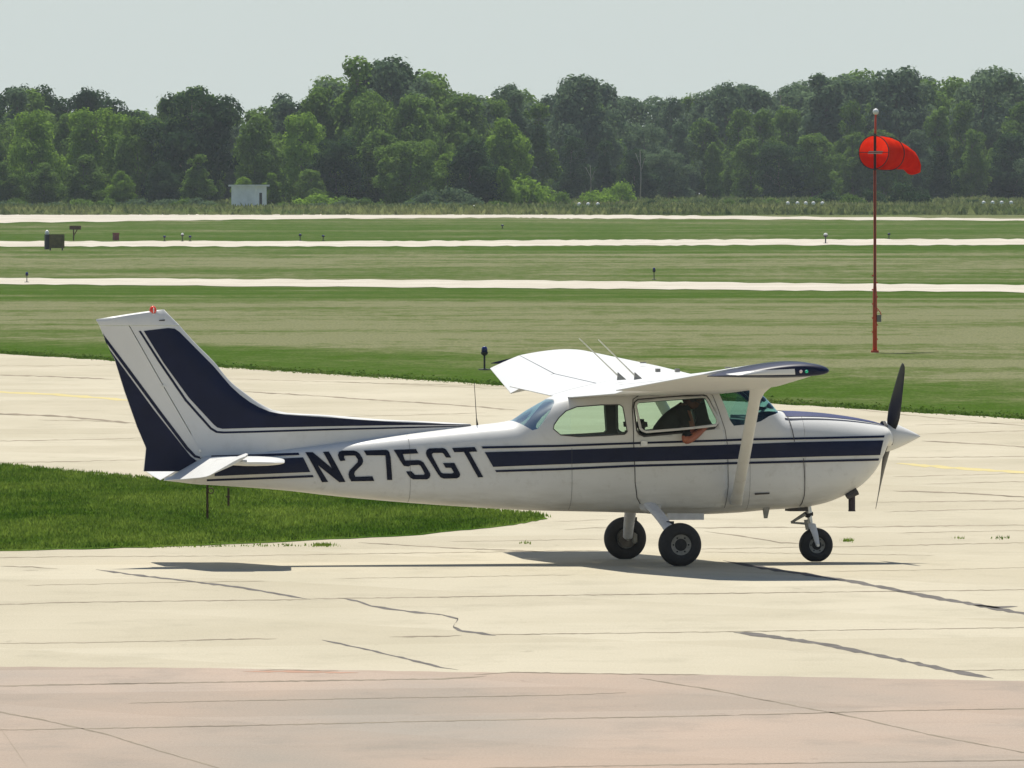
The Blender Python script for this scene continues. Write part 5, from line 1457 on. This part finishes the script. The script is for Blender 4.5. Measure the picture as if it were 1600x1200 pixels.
# cowl intakes
for s in (-1, 1):
    bm = bmesh.new(); Mx = Matrix.Translation((X1+.002, s*.19, 1.22)) @ Matrix.Rotation(R(90), 4, 'Y') @ Matrix.Diagonal((.6, .8, .5, 1))
    lathe(bm, [(0, .002), (.075, .002), (.085, .006), (.085, -.01)], Mx, 24); build('air_intake', bm, M_dark, plane)
# --- propeller and spinner
HBX, HBZ = PL(1387, 682, 0)
Mx = Matrix.Translation((HBX-.03, 0, HBZ)) @ Matrix.Rotation(R(90), 4, 'Y')
xs_tip = PL(1438.5, 679, 0)[0]; Ls = xs_tip-HBX+.03
prop = build('spinner', (lambda b: (lathe(b, [(.15*k_, 0+Ls*q_) for q_, k_ in ((0, 1), (.08, 1.0), (.2, .93), (.4, .74), (.6, .52), (.8, .28), (.93, .11), (.985, .03), (1, 0))], Mx, 40), b)[-1])(bmesh.new()), M_white, plane, smooth=True, angle=60)
bm = bmesh.new(); lathe(bm, [(.155, -.03), (.156, .0), (.15, .004)], Mx, 40); build('spinner_backplate', bm, M_dark, prop)
for s in (1, -1):
    th = R(40); axis = Vector((0, -math.sin(th), math.cos(th)))*s; fwd = Vector((1, 0, 0)); tang = fwd.cross(axis)
    bm = bmesh.new(); rows = []
    for r_, ch, tk, pitch in ((.10, .09, .040, 55), (.18, .13, .034, 44), (.30, .165, .026, 34), (.45, .17, .020, 26), (.60, .155, .015, 21), (.75, .13, .011, 18), (.88, .10, .008, 16), (.94, .065, .006, 15), (.955, .02, .004, 15)):
        pt = R(pitch); cd = tang*math.cos(pt)+fwd*math.sin(pt); nd = fwd*math.cos(pt)-tang*math.sin(pt)
        c_ = Vector((HBX+.02, 0, HBZ))+axis*r_
        rows.append([bm.verts.new(c_+cd*math.cos(a)*ch/2+nd*math.sin(a)*tk/2) for a in np.linspace(0, 2*math.pi, 14, endpoint=False)])
    for a, b in zip(rows, rows[1:]):
        for k in range(14): bm.faces.new((a[k], a[(k+1) % 14], b[(k+1) % 14], b[k]))
    bm.faces.new(rows[0]); bm.faces.new(rows[-1][::-1]); build('propeller_blade', bm, M_blade, plane, smooth=True, angle=50)

# ------------------------------------------------------------------ the pilot
def skin_body(name, verts, edges, mat, parent, root=0, sub=2):
    me = bpy.data.meshes.new(name); me.from_pydata([v[0] for v in verts], edges, [])
    o = bpy.data.objects.new(name, me); COL.objects.link(o)
    sk = o.modifiers.new('skin', 'SKIN'); sk.use_smooth_shade = True
    for i, v in enumerate(verts):
        r_ = v[1]; me.skin_vertices[0].data[i].radius = r_ if isinstance(r_, tuple) else (r_, r_)
        me.skin_vertices[0].data[i].use_root = (i == root)
    s_ = o.modifiers.new('sub', 'SUBSURF'); s_.levels = sub; s_.render_levels = sub
    dg = bpy.context.evaluated_depsgraph_get(); dg.update()
    m2 = bpy.data.meshes.new_from_object(o.evaluated_get(dg)); m2.name = name
    bpy.data.objects.remove(o, do_unlink=True)
    for p in m2.polygons: p.use_smooth = True
    return m2
def pilot():
    t = empty('person', (OX, OY, 0), YAW); y0 = -.27
    E = P3(1074, 690, -.655)
    sh = Vector((.23, y0-.15, 1.50)); shl = Vector((.28, y0+.19, 1.50))
    V = [((.02, y0, .93), .15), ((.05, y0, 1.10), .17), ((.11, y0, 1.30), .20), ((.20, y0, 1.47), .155), ((.28, y0, 1.57), .065),
         (tuple(sh), .085), ((sh.x+.05, -.49, 1.33), .065), ((E.x-.02, E.y+.02, E.z+.03), .047), (tuple(E), .042),
         ((E.x+.10, -.60, E.z+.065), .040), ((E.x+.20, -.50, E.z+.13), .032), ((.62, -.42, 1.20), .024),
         (tuple(shl), .085), ((.40, y0+.24, 1.18), .048), ((.52, y0+.20, 1.10), .036), ((.68, y0+.10, 1.14), .026),
         ((.10, y0-.10, .93), .09), ((.50, y0-.12, .98), .07), ((.60, y0-.12, .80), .055), ((.80, y0-.12, .60), .04),
         ((.10, y0+.10, .93), .09), ((.50, y0+.12, .98), .07), ((.60, y0+.12, .80), .055), ((.80, y0+.12, .60), .04)]
    Ed = [(0,1),(1,2),(2,3),(3,4),(3,5),(5,6),(6,7),(7,8),(8,9),(9,10),(10,11),(3,12),(12,13),(13,14),(14,15),(0,16),(16,17),(17,18),(18,19),(0,20),(20,21),(21,22),(22,23)]
    me = skin_body('body', V, Ed, None, t)
    me.materials.clear()
    for m in (M_skin, M_shirt, M_jeans): me.materials.append(m)
    for p in me.polygons:
        c = p.center
        near_arm = c.y < -.47 and c.z < 1.22
        if c.z < 1.0 and not near_arm: p.material_index = 2
        elif c.z > 1.575: p.material_index = 0
        elif c.y < -.50 and c.z < E.z+.055 : p.material_index = 0
        elif c.x > E.x+.05 and c.y < -.45: p.material_index = 0
        elif c.x > .58 and c.z > 1.0: p.material_index = 0
        else: p.material_index = 1
    o = bpy.data.objects.new('body', me); COL.objects.link(o); o.parent = t
    # head
    hc = Vector((.34, y0, 1.655)); bm = bmesh.new(); bmesh.ops.create_icosphere(bm, subdivisions=4, radius=1.0)
    for v in bm.verts:
        d = v.co.copy(); x, y, z_ = d.x*.098, d.y*.076, d.z*.118
        if z_ < 0: x += .012*(-z_/.118); y *= 1-.28*(-z_/.118)
        if x > 0: x -= .010*abs(d.z)*0
        # nose, brow, chin, eye sockets
        if x > .05:
            n_ = math.exp(-((y/.013)**2))*math.exp(-(((z_+.012)/.022)**2)); x += .026*n_
            for ys_ in (-.032, .032): x -= .012*math.exp(-(((y-ys_)/.016)**2))*math.exp(-(((z_-.012)/.012)**2))
            x += .006*math.exp(-((y/.028)**2))*math.exp(-(((z_+.058)/.010)**2)); x -= .005*math.exp(-((y/.03)**2))*math.exp(-(((z_+.050)/.004)**2))
        v.co = Vector((x, y, z_))+hc
    build('head', bm, M_skin, t, smooth=True)
    bm = bmesh.new(); bmesh.ops.create_icosphere(bm, subdivisions=3, radius=1.0)
    kill = []
    for v in bm.verts:
        d = v.co.copy(); v.co = Vector((d.x*.106-.006, d.y*.084, d.z*.125+.006))+hc
        if d.x > .45 and d.z < .55 or d.z < -.35: kill.append(v)
    bmesh.ops.delete(bm, geom=kill, context='VERTS'); build('hair', bm, M_hair, t, smooth=True)
    for s in (-1, 1):
        bm = bmesh.new(); lathe(bm, [(.0, .026), (.032, .022), (.038, .0), (.034, -.012)], Matrix.Translation(hc+Vector((0, s*.086, -.01))) @ Matrix.Rotation(s*R(-90), 4, 'X'), 20); build('headset_cup', bm, M_dark, t, smooth=True)
        for ex in (1,):
            bm = bmesh.new(); bmesh.ops.create_icosphere(bm, subdivisions=2, radius=.012); bmesh.ops.translate(bm, verts=bm.verts, vec=hc+Vector((.078, s*.032, .012))); build('eye', bm, M_wht, t, smooth=True)
    bm = bmesh.new(); tube(bm, [hc+Vector((0, -.092*math.cos(a), -.01+.140*math.sin(a))) for a in np.linspace(0, math.pi, 15)], .010, 8); build('headset_band', bm, M_dark, t, smooth=True)
    bm = bmesh.new(); tube(bm, [hc+Vector((.02, -.10, -.03)), hc+Vector((.07, -.09, -.06)), hc+Vector((.115, -.04, -.065))], .005, 6); build('headset_microphone', bm, M_dark, t)
    # hands: palm plus five curled fingers
    for hx, hy, hz, s in ((.655, -.40, 1.205, -1), (.71, y0+.10, 1.15, 1)):
        P0 = Vector((hx-.03, hy, hz-.005)); V2 = [(tuple(P0), (.022, .030)), ((hx+.02, hy, hz), (.016, .038)), ((hx+.05, hy, hz+.003), (.014, .036))]; E2 = [(0, 1), (1, 2)]
        for fi in range(4):
            yy_ = hy+(-.027+.018*fi); L = (.030, .034, .032, .024)[fi]; b0 = len(V2)
            V2 += [((hx+.065, yy_, hz+.004), .0095), ((hx+.065+L, yy_, hz-.008), .009), ((hx+.070+L, yy_, hz-.034), .0085), ((hx+.055+L*.8, yy_, hz-.050), .008)]
            E2 += [(2, b0), (b0, b0+1), (b0+1, b0+2), (b0+2, b0+3)]
        b0 = len(V2); V2 += [((hx+.01, hy+s*.042, hz-.012), .011), ((hx+.045, hy+s*.052, hz-.03), .0095), ((hx+.068, hy+s*.042, hz-.042), .008)]; E2 += [(0, b0), (b0, b0+1), (b0+1, b0+2)]
        m3 = skin_body('hand', V2, E2, None, t, sub=1); m3.materials.clear(); m3.materials.append(M_skin)
        oh = bpy.data.objects.new('hand', m3); COL.objects.link(oh); oh.parent = t
    tag(t, 'pilot in a dark shirt resting an elbow out of the open cabin window', 'person')
pilot()

# ------------------------------------------------------------------ haze
bm = bmesh.new(); box(bm, -900, 900, -40, 2900, -1.0, 40)
hz = build('haze', bm, None)
hm = bpy.data.materials.new('thin_summer_haze'); hm.use_nodes = True; nt = hm.node_tree; nt.nodes.clear()
out = N(nt, 'ShaderNodeOutputMaterial'); pv = N(nt, 'ShaderNodeVolumePrincipled')
pv.inputs['Color'].default_value = (.80, .88, .95, 1); pv.inputs['Density'].default_value = .00006; pv.inputs['Anisotropy'].default_value = .2
nt.links.new(pv.outputs[0], out.inputs['Volume']); hz.data.materials.append(hm)
tag(hz, 'thin pale summer haze over the airfield and woods', 'haze', kind='stuff')
for m in list(bpy.data.meshes):
    if m.users == 0: bpy.data.meshes.remove(m)
